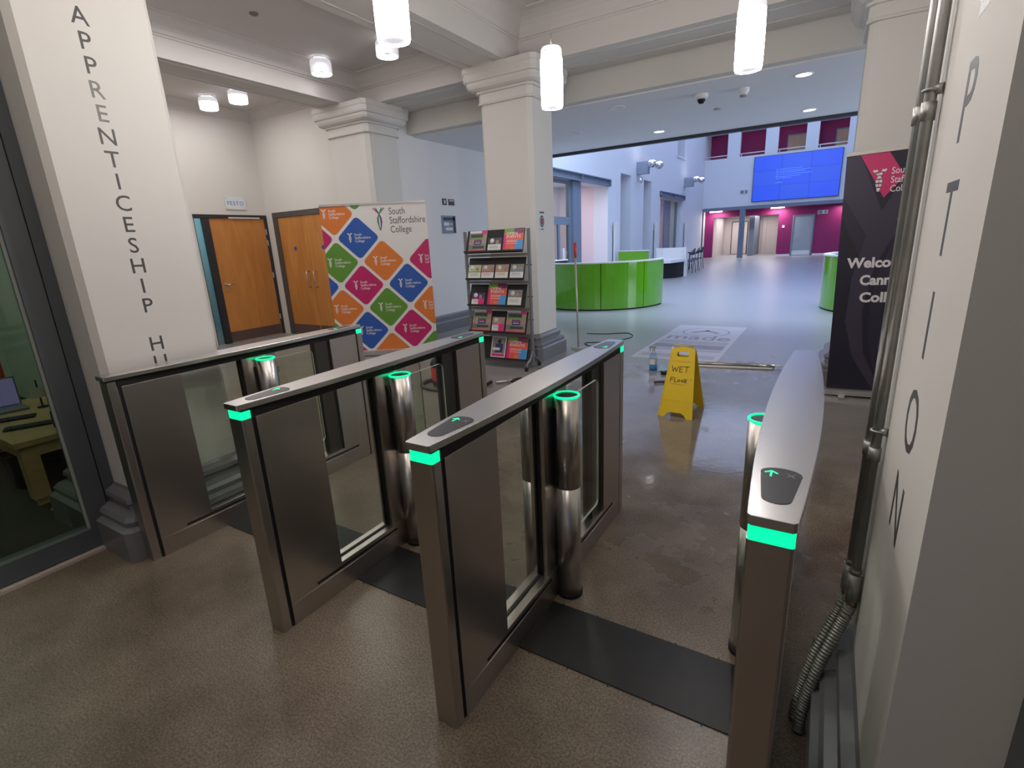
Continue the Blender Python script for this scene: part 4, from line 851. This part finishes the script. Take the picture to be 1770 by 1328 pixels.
t = thing('spray_bottle', 'clear spray bottle with blue liquid beside the yellow sign', 'spray bottle', (-1.655, 5.90, 0))
g = G(); g.lathe([(0, 0), (0.045, 0), (0.048, 0.01), (0.048, 0.15), (0.040, 0.19), (0.016, 0.22), (0.014, 0.24)], (0, 0, 0), glass('bottle_plastic', (0.80, 0.84, 0.88), 1.0), n=24); g.build('bottle', t)
g = G(); g.lathe([(0, 0.004), (0.043, 0.004), (0.045, 0.012), (0.045, 0.06), (0, 0.06)], (0, 0, 0), mat('blue_liquid', (0.03, 0.22, 0.55), 0.2, noise=0.05), n=24); g.build('liquid', t)
g = G(); g.lathe([(0.017, 0.23), (0.018, 0.25), (0.010, 0.26)], (0, 0, 0), mat('grey_trigger', (0.3, 0.33, 0.35), 0.4, noise=0.05), n=16).box(-0.05, 0.028, -0.010, 0.010, 0.262, 0.288, MATS['grey_trigger']).box(-0.045, -0.036, -0.006, 0.006, 0.225, 0.262, MATS['grey_trigger']); g.build('trigger_head', t)
g = G(); g.box(-0.03, 0.03, -0.0492, -0.0482, 0.075, 0.14, PWHITE); g.build('paper_label', t)
# crumpled cloth
def cloth(name, cx, cy, rx, ry, h, m, seed):
    random.seed(seed); n = 16; vs = []; fs = []
    ph = [random.uniform(0, 6) for _ in range(6)]
    for i in range(n + 1):
        for j in range(n + 1):
            u = i / n * 2 - 1; v = j / n * 2 - 1; e = 1 + 0.14 * math.sin(5 * math.atan2(v, u) + ph[0])
            d = max(0, 1 - (u * u + v * v) / 2)
            z = 0.006 + h * d * abs(0.55 + 0.45 * math.sin(5 * u + 3 * v + ph[1]) * math.cos(4 * v - 2 * u + ph[2]))
            vs.append((cx + rx * u * e * (1 - 0.2 * v * v), cy + ry * v * e * (1 - 0.2 * u * u), z))
    for i in range(n):
        for j in range(n): a = i * (n + 1) + j; fs.append((a, a + 1, a + n + 2, a + n + 1))
    g = G(); g.add(vs, fs, m, True); o = g.build(name); s = o.modifiers.new('solid', 'SOLIDIFY'); s.thickness = 0.005; s.offset = 1; return o
tag(cloth('cleaning_cloth', -1.465, 5.90, 0.115, 0.10, 0.085, mat('pale_blue_cloth', (0.30, 0.48, 0.62), 0.9, noise=0.08), 3), 'crumpled pale blue cleaning cloth lying by the spray bottle', 'cloth')
t = thing('scraper', 'small scraper with dark brown handle on the floor', 'scraper', (-1.42, 5.36, 0), (0, 0, math.radians(35)))
g = G(); g.tube([(-0.07, 0, 0.014), (-0.03, 0, 0.016), (0.02, 0, 0.015), (0.05, 0, 0.014)], 0.012, mat('brown_handle', (0.07, 0.035, 0.025), 0.4, noise=0.1), n=12); g.build('handle', t)
g = G(); g.prism([(0.05, -0.01), (0.10, -0.028), (0.10, 0.028), (0.05, 0.01)], 0.012, 0.015, POLE); g.build('blade', t)
t = thing('telescopic_pole', 'thick bronze coloured telescopic pole lying behind the yellow sign', 'pole', (-1.42, 6.27, 0), (0, 0, math.radians(9.5)), group='poles lying on the hall floor')
g = G(); g.cyl((0, 0, 0.024), (0.95, 0, 0.024), 0.024, mat('bronze_metal', (0.42, 0.36, 0.28), 0.3, 0.9, noise=0.08), n=18); g.build('tube', t)
g = G(); g.cyl((0.86, 0, 0.0265), (1.03, 0, 0.0265), 0.0265, POLE, n=18).cyl((1.03, 0, 0.0265), (1.12, 0, 0.0265), 0.013, WHITE, n=14, r2=0.009); g.build('end_tip', t)
t = thing('telescopic_pole', 'thin white pole lying in front of the bronze one', 'pole', (-1.42, 6.19, 0), (0, 0, math.radians(9)), group='poles lying on the hall floor')
g = G(); g.cyl((0, 0, 0.013), (1.02, 0, 0.013), 0.013, WHITE, n=14); g.build('tube', t)
g = G(); g.cyl((0, 0, 0.010), (0.14, 0, 0.014), 0.014, BLACK, n=14); g.build('grip', t)
t = thing('squeegee', 'squeegee with white handle standing just behind the yellow sign', 'squeegee', (-1.40, 5.72, 0))
g = G(); g.cyl((0, 0, 0.03), (0.005, 0.02, 0.33), 0.008, WHITE, n=12).box(-0.012, 0.012, -0.012, 0.012, 0.20, 0.26, mat('orange_grip', (0.7, 0.18, 0.04), 0.4, noise=0.02)); g.build('handle', t)
g = G(); g.box(-0.11, 0.11, -0.008, 0.008, 0.0, 0.03, BLACK); g.build('blade', t)

t = thing('mop', 'long mop with pale handle and red grip left of the green desk', 'mop', (-2.975, 6.70, 0))
g = G(); g.cyl((0, 0, 0.03), (-0.035, 0, 1.30), 0.013, mat('mop_stick', (0.50, 0.46, 0.42), 0.35, 0.3, noise=0.03), n=14); g.build('stick', t)
g = G(); g.cyl((-0.035, 0, 1.30), (-0.04, 0, 1.49), 0.020, RED, n=16, r2=0.021).cyl((-0.04, 0, 1.49), (-0.0405, 0, 1.505), 0.017, RED, n=16, r2=0.010); g.build('grip', t)
g = G(); g.rbox(-0.10, 0.20, -0.06, 0.06, 0.0, 0.035, mat('mop_pad', (0.45, 0.45, 0.43), 0.9, noise=0.2, nscale=60), 0.02); g.build('head', t)

t = thing('vacuum_cleaner', 'red and black vacuum cleaner with grey hose, behind the gate glass', 'vacuum cleaner', (-3.62, 4.42, 0))
g = G(); g.lathe([(0, 0.05), (0.155, 0.05), (0.165, 0.08), (0.165, 0.22), (0.158, 0.24)], (0, 0, 0), RED, n=36); g.build('drum', t)
g = G(); g.lathe([(0.170, 0.235), (0.170, 0.26), (0.150, 0.30), (0.10, 0.345), (0.04, 0.36), (0, 0.36)], (0, 0, 0), BLACK, n=36).lathe([(0, 0.045), (0.17, 0.045), (0.17, 0.065)], (0, 0, 0), BLACK, n=36).tube([(-0.07, 0, 0.33), (-0.06, 0, 0.385), (0.06, 0, 0.385), (0.07, 0, 0.33)], 0.012, BLACK, n=8); g.build('lid', t)
for a in (0.7, 2.4, 3.9, 5.5):
    g = G(); g.cyl((0.13 * math.cos(a), 0.13 * math.sin(a) - 0.012, 0.024), (0.13 * math.cos(a), 0.13 * math.sin(a) + 0.012, 0.024), 0.024, BLACK, n=16); g.build('wheel', t)
HOSE = mat('grey_ribbed_hose', (0.06, 0.058, 0.056), 0.5, noise=0.1)
g = G(); corrugated(g, [(-0.02, 0.165, 0.16), (-0.10, 0.24, 0.12), (-0.24, 0.16, 0.03), (-0.27, -0.02, 0.022), (-0.20, -0.20, 0.022), (0.02, -0.28, 0.022), (0.30, -0.22, 0.022), (0.42, -0.12, 0.022), (0.48, 0.0, 0.022)], 0.020, HOSE, 0.012); h = g.build('hose', t)
g = G(); g.tube(smooth([(0.48, 0.0, 0.022), (0.50, 0.08, 0.03), (0.51, 0.17, 0.04)]), 0.019, BLACK, n=12); g.build('wand', h)
t = thing('cleaner_head', 'black and grey vacuum floor head beside the leaflet rack wheel', 'floor head', (-2.88, 4.82, 0), (0, 0, math.radians(40)))
g = G(); g.lathe([(0, 0.0), (0.09, 0.0), (0.10, 0.015), (0.085, 0.04), (0.03, 0.055), (0, 0.056)], (0, 0, 0), BLACK, n=24, M=Matrix.Scale(0.42, 4, (0, 1, 0))); g.build('shoe', t)
g = G(); g.cyl((-0.27, 0, 0.02), (-0.08, 0, 0.03), 0.014, POLE, n=14, r2=0.012); g.build('tube', t)

tag_cable = G(); tag_cable.tube(smooth([(-3.35, 7.9, 0.006), (-3.05, 7.95, 0.006), (-2.72, 8.12, 0.006), (-2.55, 7.8, 0.006), (-2.75, 7.35, 0.006), (-3.05, 7.15, 0.006), (-2.9, 6.95, 0.006), (-2.68, 6.9, 0.006), (-2.62, 6.7, 0.006)]), 0.006, BLACK, n=8)
tag(tag_cable.build('power_cable'), 'black power cable looping on the floor near the mop', 'cable')

# floor graphic
t = thing('floor_sticker', 'white floor sticker with arrow and made lettering on the hall floor', 'floor sticker', (-1.58, 7.85, 0.0005), (0, 0, math.radians(-0.5)))
FW = mat('sticker_floor_white', (0.52, 0.50, 0.54), 0.35, noise=0.06, nscale=6); LG = mat('sticker_print_grey', (0.22, 0.21, 0.25), 0.4, noise=0.25, nscale=10); LG2 = mat('sticker_pale_grey', (0.38, 0.36, 0.42), 0.4, noise=0.3, nscale=4)
g = G(); g.box(-0.54, 0.54, -1.36, 1.33, 0, 0.001, FW); g.build('sheet', t)
M = Matrix.Translation((0.01, 0.72, 0.0011)); g = G()
g.add([(r * 0.36 * math.cos(a), r * 0.36 * math.sin(a), 0.0004) for r in (1, 0.94) for a in [2 * PI * i / 48 for i in range(48)]], [(i, (i + 1) % 48, 48 + (i + 1) % 48, 48 + i) for i in range(48)], LG, M=M)
g.strokes([[(-0.18, -0.06), (0, 0.12), (0.18, -0.06)]], 0.085, LG, M, 0.0004)
g.text('made', 0.50, LG, Matrix.Translation((0.0, 0.05, 0.0012)), 'CENTER', bold=0.006, width=0.92)
for a, b, m in ((-0.30, -0.05, LG2), (-0.62, -0.34, LG), (-0.78, -0.66, LG2), (-1.22, -1.02, LG2)): g.box(-0.48, 0.48, a, b, 0.0011, 0.0014, m)
g.build('print', t)

# ================================================================== HALL FURNITURE
def arc_desk(label, cx, cy, r, a0, a1, splits, h=1.035):
    t = thing('reception_counter', label, 'counter', (cx, cy, 0), group='curved glossy green counters')
    for a, b in splits:
        g = G(); n = 10; pts = [(r * math.cos(math.radians(a + (b - a) * i / n)), r * math.sin(math.radians(a + (b - a) * i / n))) for i in range(n + 1)]
        pts += [((r - 0.03) * math.cos(math.radians(b - (b - a) * i / n)), (r - 0.03) * math.sin(math.radians(b - (b - a) * i / n))) for i in range(n + 1)]
        g.prism(pts, 0.03, h - 0.02, GREENP); g.build('curved_panel', t)
    n = 40; P = lambda q: [(q * math.cos(math.radians(a0 + (a1 - a0) * i / n)), q * math.sin(math.radians(a0 + (a1 - a0) * i / n))) for i in range(n + 1)]
    g = G(); g.prism(P(r + 0.015) + list(reversed(P(r - 0.10))), h - 0.02, h + 0.01, WHITE); g.build('top_edge', t)
    g = G(); g.prism(P(r - 0.035) + list(reversed(P(r - 0.05))), 0.02, h - 0.02, DARK); g.build('backing', t)
    g = G(); g.prism(P(r - 0.05) + list(reversed(P(r - 0.65))), 0.72, 0.75, WHITE); g.build('worktop', t)
    g = G(); g.prism(P(r - 0.02) + list(reversed(P(r - 0.05))), 0.0, 0.03, DARK); g.build('plinth', t)
    return t
arc_desk('curved glossy green reception counter left of the mop pole in the hall', -4.70, 11.97, 1.48, 150, 365, [(150, 195), (195.6, 238), (238.6, 291), (291.6, 330), (330.6, 365)])
arc_desk('glossy green counter end peeping out left of the navy banner', 1.38, 12.1, 1.44, 150, 300, [(150, 186), (186.6, 225), (225.6, 265), (265.6, 300)])

t = thing('white_counter', 'white topped angular counter with black base behind the green counter', 'counter', (-5.0, 19.6, 0))
g = G(); g.prism([(-0.7, 0.3), (-0.35, -0.75), (0.28, -0.10), (0.42, 0.75), (-0.6, 1.0)], 0.0, 0.56, BLACK); g.build('base', t)
g = G(); g.prism([(-0.75, 0.3), (-0.40, -0.85), (0.20, -0.70), (0.40, 0.10), (0.45, 0.80), (-0.6, 1.05)], 0.56, 0.66, WHITE); g.build('worktop', t)
g = G(); g.box(-0.75, 0.43, 0.80, 0.86, 0.62, 1.06, WHITE).box(-0.5, -0.49, 0.79, 0.80, 0.66, 1.06, LOWC).box(0.39, 0.45, 0.55, 0.86, 0, 1.08, WHITE); g.build('screen_panel', t)
g = G(); g.box(-0.4, 0.18, -0.70, -0.66, 0.60, 0.68, WHITE); g.build('front_edge', t)
t = thing('green_counter', 'small straight green counter beside the white counter', 'counter', (-6.05, 18.5, 0), (0, 0, math.radians(-12)))
g = G(); g.box(-0.58, 0.62, -0.02, 0.02, 0.05, 1.03, GREENP); g.build('front_panel', t)
g = G(); g.box(-0.60, 0.64, -0.04, 0.10, 1.03, 1.06, WHITE).box(-0.60, -0.2, 0.1, 0.3, 0.82, 0.85, BLUEG); g.build('top', t)

CH = mat('chair_grey_shell', (0.055, 0.062, 0.08), 0.4, noise=0.05)
def cafe_chair(x, y, rz, label):
    t = thing('cafe_chair', label, 'chair', (x, y, 0), (0, 0, rz), group='grey metal cafe chairs')
    g = G(); g.rbox(-0.22, 0.22, -0.21, 0.21, 0.455, 0.485, CH, 0.05); g.build('seat', t)
    g = G(); n = 14; vs = []; fs = []
    for i in range(n + 1):
        a = math.radians(200 + 140 * i / n - 270 + 90)
        th = math.radians(-70 + 140 * i / n); top = 0.98 - 0.16 * abs(th) ** 2
        vs += [(0.24 * math.sin(th), 0.24 * math.cos(th), 0.72), (0.24 * math.sin(th), 0.24 * math.cos(th) + 0.02, top)]
    for i in range(n): fs.append((2 * i, 2 * i + 2, 2 * i + 3, 2 * i + 1))
    g.add(vs, fs, CH, True); b = g.build('backrest', t); s = b.modifiers.new('solid', 'SOLIDIFY'); s.thickness = 0.015
    for sx in (-1, 1):
        for sy in (-1, 1):
            g = G(); g.tube([(sx * 0.19, sy * 0.17, 0.46), (sx * 0.22, sy * 0.21, 0)] if sy < 0 else [(sx * 0.20, 0.205, 0.74), (sx * 0.20, 0.19, 0.45), (sx * 0.225, 0.24, 0)], 0.013, CH, n=8); g.build('leg', t)
    return t
cafe_chair(-4.83, 21.9, math.radians(-95), 'grey cafe chair nearest to the white counter post')
cafe_chair(-4.93, 23.2, math.radians(-85), 'grey cafe chair in the middle of the row of three')
cafe_chair(-5.03, 24.5, math.radians(-90), 'grey cafe chair nearest to the far magenta wall')
t = thing('cafe_table', 'black topped narrow table behind the grey cafe chairs', 'table', (-5.62, 23.2, 0))
g = G(); g.box(-0.35, 0.35, -1.3, 1.3, 0.72, 0.75, BLACK); g.build('top', t)
for sx in (-0.28, 0.28):
    for sy in (-1.2, 1.2): g = G(); g.box(sx - 0.02, sx + 0.02, sy - 0.02, sy + 0.02, 0, 0.72, BLACK); g.build('leg', t)

for y, lab in ((18.92, 'tall white wall radiator nearest to the glazed hall doors'), (24.2, 'tall white wall radiator between the niches and the far doorway'), (29.95, 'tall white wall radiator farthest along the left hall wall')):
    t = thing('wall_radiator', lab, 'radiator', (XW, y, 0), group='tall white radiators on the hall wall')
    g = G()
    for k in range(5): g.rbox(0.05, 0.11, -0.26 + k * 0.105, -0.26 + k * 0.105 + 0.098, 0.25, 2.10, WHITE, 0.02)
    g.build('panel', t)
    for z in (0.5, 1.8): g = G(); g.box(0, 0.05, -0.2, 0.25, z, z + 0.04, LOWC); g.build('bracket', t)
for y, n, lab in ((21.5, 2, 'nearer chrome wall floodlight with twin heads on the left hall wall'), (29.5, 1, 'farther chrome wall floodlight near the hall corner')):
    t = thing('wall_floodlight', lab, 'wall light', (XW, y, 4.15), group='chrome floodlights on the hall wall')
    g = G(); g.box(0, 0.46, -0.12, 0.16, -0.22, 0.23, mat('floodlight_grey', (0.30, 0.33, 0.40), 0.4, 0.3, noise=0.04)); g.build('housing', t)
    CHR = mat('chrome', (0.75, 0.75, 0.78), 0.12, 1.0, noise=0.02)
    for k in range(2):
        ox = 0.66 + 0.18 * k; oy = 0.1 - 0.35 * (1 - k)
        g = G(); g.lathe([(0, -0.17), (0.09, -0.15), (0.15, -0.08), (0.165, 0.02), (0.15, 0.05)], (ox, oy, 0.12 - 0.04 * k), CHR, n=24); h = g.build('reflector', t)
        g = G(); g.lathe([(0.148, 0.045), (0.08, 0.10), (0, 0.11)], (ox, oy, 0.12 - 0.04 * k), LAMP, n=24); g.build('bulb_cover', h)
    g = G(); g.cyl((0.4, 0, 0.0), (0.82, 0.05, 0.02), 0.02, CHR, n=10); g.build('arm', t)
    if n == 2:
        g = G(); g.lathe([(0, -0.14), (0.08, -0.1), (0.1, 0.02), (0.05, 0.1)], (0.14, 0, -0.42), CHR, n=18).cyl((0.1, 0, -0.3), (0.1, 0, -0.2), 0.03, CHR, n=10); g.build('lower_spot', t)
area('floodlight_beam_near', (XW + 0.7, 21.4, 4.45), (0.2, 0.2), 30, (1, 0.8, 0.85), (PI, 0.5, 0), 1.6)
area('floodlight_beam_far', (XW + 0.7, 29.4, 4.45), (0.2, 0.2), 30, (1, 0.85, 0.85), (PI, 0.5, 0), 1.6)
g = G(); g.box(XW - 0.30, XW - 0.28, 25.4, 26.6, 0.6, 3.0, mat('poster_pink_tan', (0.55, 0.36, 0.36), 0.5, noise=0.5, nscale=2)); tag(g.build('poster'), 'tall pink and tan poster inside the far left doorway', 'poster')

# video wall
t = thing('video_wall', 'bright blue nine panel video wall on the far hall wall', 'video wall', (-2.0, YF, 4.38))
SCR = [mat('screen_blue_%d' % k, (0.01, 0.03, 0.2), 0.3, emit=c, estr=0.95, noise=0.01) for k, c in enumerate(((0.014, 0.068, 0.74), (0.017, 0.076, 0.70)))]
g = G(); g.box(-2.17, 2.17, -0.10, 0, -1.22, 1.22, BLACK); g.build('housing', t)
for i in range(3):
    for j in range(3):
        g = G(); g.box(-2.145 + i * 1.433, -2.145 + i * 1.433 + 1.424, -0.112, -0.10, -1.20 + j * 0.802, -1.20 + j * 0.802 + 0.795, SCR[(i + j) % 2]); g.build('screen', t)
g = G(); TW_ = mat('screen_text', (0.10, 0.18, 0.5), 0.5, emit=(0.05, 0.14, 0.80), estr=1.0, noise=0.01)
for x0, x1, z in ((-1.0, -0.85, 0.42), (-0.80, 0.30, 0.42), (-1.0, -0.85, 0.33), (-0.80, 0.75, 0.33), (-1.0, -0.85, 0.24), (-0.80, 0.45, 0.24), (-1.0, -0.85, 0.13), (-0.8, 0.78, 0.13), (-1.0, -0.85, 0.04), (-0.8, 0.25, 0.02), (-1.0, -0.85, -0.05), (-0.8, -0.2, -0.06), (-1.0, -0.62, -0.28)):
    g.box(x0, x1, -0.114, -0.112, z, z + 0.035, TW_)
g.build('text_lines', t)
def exit_sign(x, y, z, w, lab, nm):
    t = thing('exit_sign', lab, 'sign', (x, y, z), group='pictogram signs')
    g = G(); g.box(-w / 2, w / 2, -0.03, 0, -0.09, 0.11, mat('sign_pale', (0.5, 0.52, 0.54), 0.4, noise=0.02)); g.build('plate', t)
    g = G(); M = frame_m((0, -0.031, 0), (1, 0, 0), (0, 0, 1)); d = mat('sign_slate', (0.10, 0.13, 0.15), 0.5, noise=0.02)
    g.box(-w * 0.42, -w * 0.05, -0.06, 0.08, 0, 0.003, d, M=M).box(w * 0.18, w * 0.42, -0.06, 0.08, 0, 0.003, d, M=M).box(-w * 0.30, -w * 0.24, -0.04, 0.06, 0.003, 0.005, MATS['sign_pale'], M=M).box(w * 0.24, w * 0.36, 0.0, 0.02, 0.003, 0.005, MATS['sign_pale'], M=M); g.build('pictogram', t)
exit_sign(-4.62, YF, 3.76, 0.42, 'small pale pictogram sign on the far wall left of the blue video wall', 'a')
exit_sign(-0.50, YR, 2.38, 0.50, 'pictogram sign on the magenta wall right of the grey door', 'b')
g = G(); g.box(-2.50, -2.37, YR - 0.03, YR, 1.62, 1.77, WHITE); tag(g.build('wall_socket'), 'small white box on the magenta wall left of the grey door', 'wall box')
for x0, lab in ((-6.55, 'left strip lamp under the far beam'), (-3.15, 'right strip lamp under the far beam')):
    g = G(); g.box(x0, x0 + 0.70, YF + 0.40, YF + 0.58, 2.74, 2.861, LAMP); tag(g.build('strip_lamp'), lab, 'strip lamp', 'strip lamps under the far beam')
area('recess_lamp_left', (-6.1, YF + 0.5, 2.70), (0.7, 0.2), 22, (1, 0.93, 0.93)); area('recess_lamp_right', (-2.8, YF + 0.5, 2.70), (0.7, 0.2), 34, (1, 0.93, 0.93)); area('recess_lamp_end', (0.6, YF + 0.5, 2.70), (0.7, 0.2), 22, (1, 0.93, 0.93))
area('upper_corridor_lamp', (-2.5, YF + 1.0, 7.45), (8, 0.4), 9, (1, 0.85, 0.95))
GD = mat('grey_door_leaf', (0.30, 0.34, 0.37), 0.5, noise=0.02)
g = G(); g.box(-1.98, -1.90, YR - 0.03, YR + 0.1, 0, 2.30, BLUEG).box(-0.94, -0.86, YR - 0.03, YR + 0.1, 0, 2.30, BLUEG).box(-1.90, -0.94, YR - 0.03, YR + 0.1, 2.24, 2.30, BLUEG); d6 = struct(g.build('door_6'))
g = G(); g.box(-1.90, -0.94, YR, YR + 0.05, 0.01, 2.24, GD).box(-1.88, -0.96, YR - 0.008, YR, 0.04, 0.30, mat('steel_kick_plate', (0.6, 0.62, 0.66), 0.3, 0.8, noise=0.02)); lf = g.build('leaf', d6)
g = G(); g.cyl((-1.80, YR - 0.05, 1.05), (-1.66, YR - 0.05, 1.05), 0.014, POLE).cyl((-1.80, YR, 1.05), (-1.80, YR - 0.05, 1.05), 0.014, POLE); g.build('handle', lf)
g = G(); g.box(-5.95, -4.9, YR + 4.42, YR + 4.5, 0, 2.2, mat('dark_frame_line', (0.05, 0.04, 0.04), 0.5, noise=0.02)).box(-5.9, -4.95, YR + 4.38, YR + 4.42, 0.03, 2.15, CORR); struct(g.build('door_7'))
# doors and rails in the upper openings
for k, (x0, x1) in enumerate(((-2.62, -1.55), (-0.22, 0.5))):
    g = G(); g.box(x0 - 0.06, x1 + 0.06, YF + 1.56, YF + 1.6, 5.6, 6.80, BLUEG).box(x0, x1, YF + 1.53, YF + 1.56, 5.6, 6.72, PLY); struct(g.build('door_%d' % (8 + k)))
g = G(); g.box(-5.9, -5.6, YF + 1.5, YF + 1.6, 5.6, 6.6, GREYM); struct(g.build('door_10'))
for x0, x1, lab in ((-6.92, -5.67, 'white handrail across the leftmost upper opening'), (-4.99, -3.67, 'white handrail across the second upper opening'), (-3.02, -1.66, 'white handrail across the third upper opening'), (-1.05, 0.30, 'white handrail across the fourth upper opening'), (0.95, 2.3, 'handrail across the fifth upper opening')):
    if x0 > 0.5: continue
    g = G(); g.cyl((x0, YF + 0.05, 5.88), (x1, YF + 0.05, 5.88), 0.03, WHITE, n=10).cyl((x0 + 0.1, YF + 0.05, 5.73), (x0 + 0.1, YF + 0.05, 5.88), 0.02, WHITE, n=8); tag(g.build('handrail'), lab, 'handrail', 'handrails of the upper openings')

# ================================================================== SIDE ROOM BEHIND THE GLASS
t = thing('wooden_table', 'light wooden table with thick legs behind the glazed wall', 'table', (-4.98, 1.40, 0))
g = G(); g.box(-0.70, 0.70, -0.49, 0.49, 0.425, 0.465, PINE); g.build('top', t, bevel=0.004)
for sx, sy in ((0.62, 0.42), (-0.62, 0.42), (0.62, -0.42), (-0.62, -0.42)):
    g = G(); g.box(sx - 0.045, sx + 0.045, sy - 0.045, sy + 0.045, 0.05, 0.425, PINE).box(sx - 0.03, sx + 0.03, sy - 0.03, sy + 0.03, 0.0, 0.05, PINE); g.build('leg', t)
for a, b, c, d in ((-0.6, 0.6, -0.46, -0.43), (-0.6, 0.6, 0.43, 0.46), (0.64, 0.67, -0.4, 0.4)):
    g = G(); g.box(a, b, c, d, 0.345, 0.425, PINE); g.build('apron', t)
for x, y, rz, lab in ((-4.66, 1.10, 1.15, 'flat black tablet lying nearest to the table corner'), (-5.00, 1.10, 1.15, 'flat black tablet lying further back on the wooden table')):
    g = G(); g.rbox(-0.13, 0.13, -0.05, 0.05, 0, 0.012, BLACK, 0.008); o = g.build('tablet'); o.location = (x, y, 0.466); o.rotation_euler = (0, 0, rz); tag(o, lab, 'tablet', 'black tablets on the wooden table')
t = thing('laptop', 'open laptop with dim lilac screen on the wooden table', 'laptop', (-5.36, 1.12, 0.466), (0, 0, 1.5))
g = G(); g.rbox(-0.16, 0.16, -0.11, 0.11, 0, 0.016, mat('laptop_grey', (0.2, 0.2, 0.22), 0.4, noise=0.04), 0.01); g.build('keyboard_base', t)
g = G(); g.box(-0.16, 0.16, 0.11, 0.118, 0.01, 0.24, MATS['laptop_grey']).box(-0.15, 0.15, 0.108, 0.11, 0.02, 0.23, mat('laptop_screen', (0.05, 0.05, 0.08), 0.3, emit=(0.16, 0.14, 0.30), estr=0.5, noise=0.02)); g.build('lid', t)
t = thing('card_stand', 'small white card on a wire stand on the wooden table', 'card stand', (-5.20, 1.34, 0.466))
g = G(); g.cyl((0, 0, 0), (0, 0, 0.22), 0.006, BLACK, n=8).cyl((0, 0, 0), (0, 0, 0.008), 0.035, BLACK, n=16); g.build('stand', t)
g = G(); g.box(0.007, 0.013, -0.055, 0.055, 0.08, 0.16, PAPER); g.build('card', t)
g = G(); g.lathe([(0, 0), (0.03, 0), (0.03, 0.11), (0.012, 0.13), (0.012, 0.15), (0, 0.15)], (0, 0, 0), mat('dark_bottle', (0.03, 0.04, 0.04), 0.3, noise=0.1), n=18); o = g.build('bottle'); o.location = (-4.45, 1.20, 0.466); tag(o, 'small dark bottle at the table edge beside the glazing', 'bottle')
t = thing('display_board', 'red and purple display board standing behind the wooden table', 'display board', (-5.95, 1.05, 0), (0, 0, PI / 2))
g = G(); g.box(-0.35, 0.30, -0.01, 0.01, 0.02, 0.95, RED); g.build('red_board', t)
g = G(); g.box(-0.30, 0.12, -0.016, -0.01, 0.1, 0.80, mat('display_purple', (0.10, 0.08, 0.16), 0.5, noise=0.4, nscale=5)); g.build('picture', t)
g = G(); g.box(-0.3, 0.3, -0.12, 0.12, 0, 0.02, GREYM); g.build('foot', t)
t = thing('storage_tub', 'black storage tub with pale cloth under the wooden table', 'tub', (-4.85, 1.12, 0.0))
g = G(); g.lathe([(0, 0.005), (0.15, 0.005), (0.18, 0.26), (0.185, 0.27), (0.17, 0.26), (0.14, 0.02), (0, 0.02)], (0, 0, 0), BLACK, n=24); g.build('tub', t)
tag(cloth('folded_cloth', -4.85, 1.12, 0.14, 0.14, 0.04, mat('pale_grey_cloth', (0.4, 0.44, 0.42), 0.9, noise=0.1), 5), 'pale grey cloth on top of the black tub', 'cloth'); bpy.data.objects['folded_cloth'].location.z = 0.27
g = G(); g.lathe([(0.0, 0.0), (0.025, 0.0), (0.02, 0.012), (0, 0.014)], (-4.16, 0.98, 0.006), POLE, n=14); tag(g.build('metal_disc'), 'tiny metal cap on the dark carpet', 'disc')
for k, lab in enumerate(('farthest from the glazing edge', 'second from the far end of the row of four', 'second from the glazing edge in the row of four', 'closest to the glazing edge')):
    g = G(); g.box(0, 0.01, -0.025, 0.025, 0, 0.07, INK).box(0.01, 0.04, -0.008, 0.008, 0.0, 0.02, INK); o = g.build('coat_hook'); o.location = (-8.4, 1.63 + k * 0.135, 0.97); tag(o, 'small dark wall hook ' + lab, 'hook', 'row of small dark hooks')
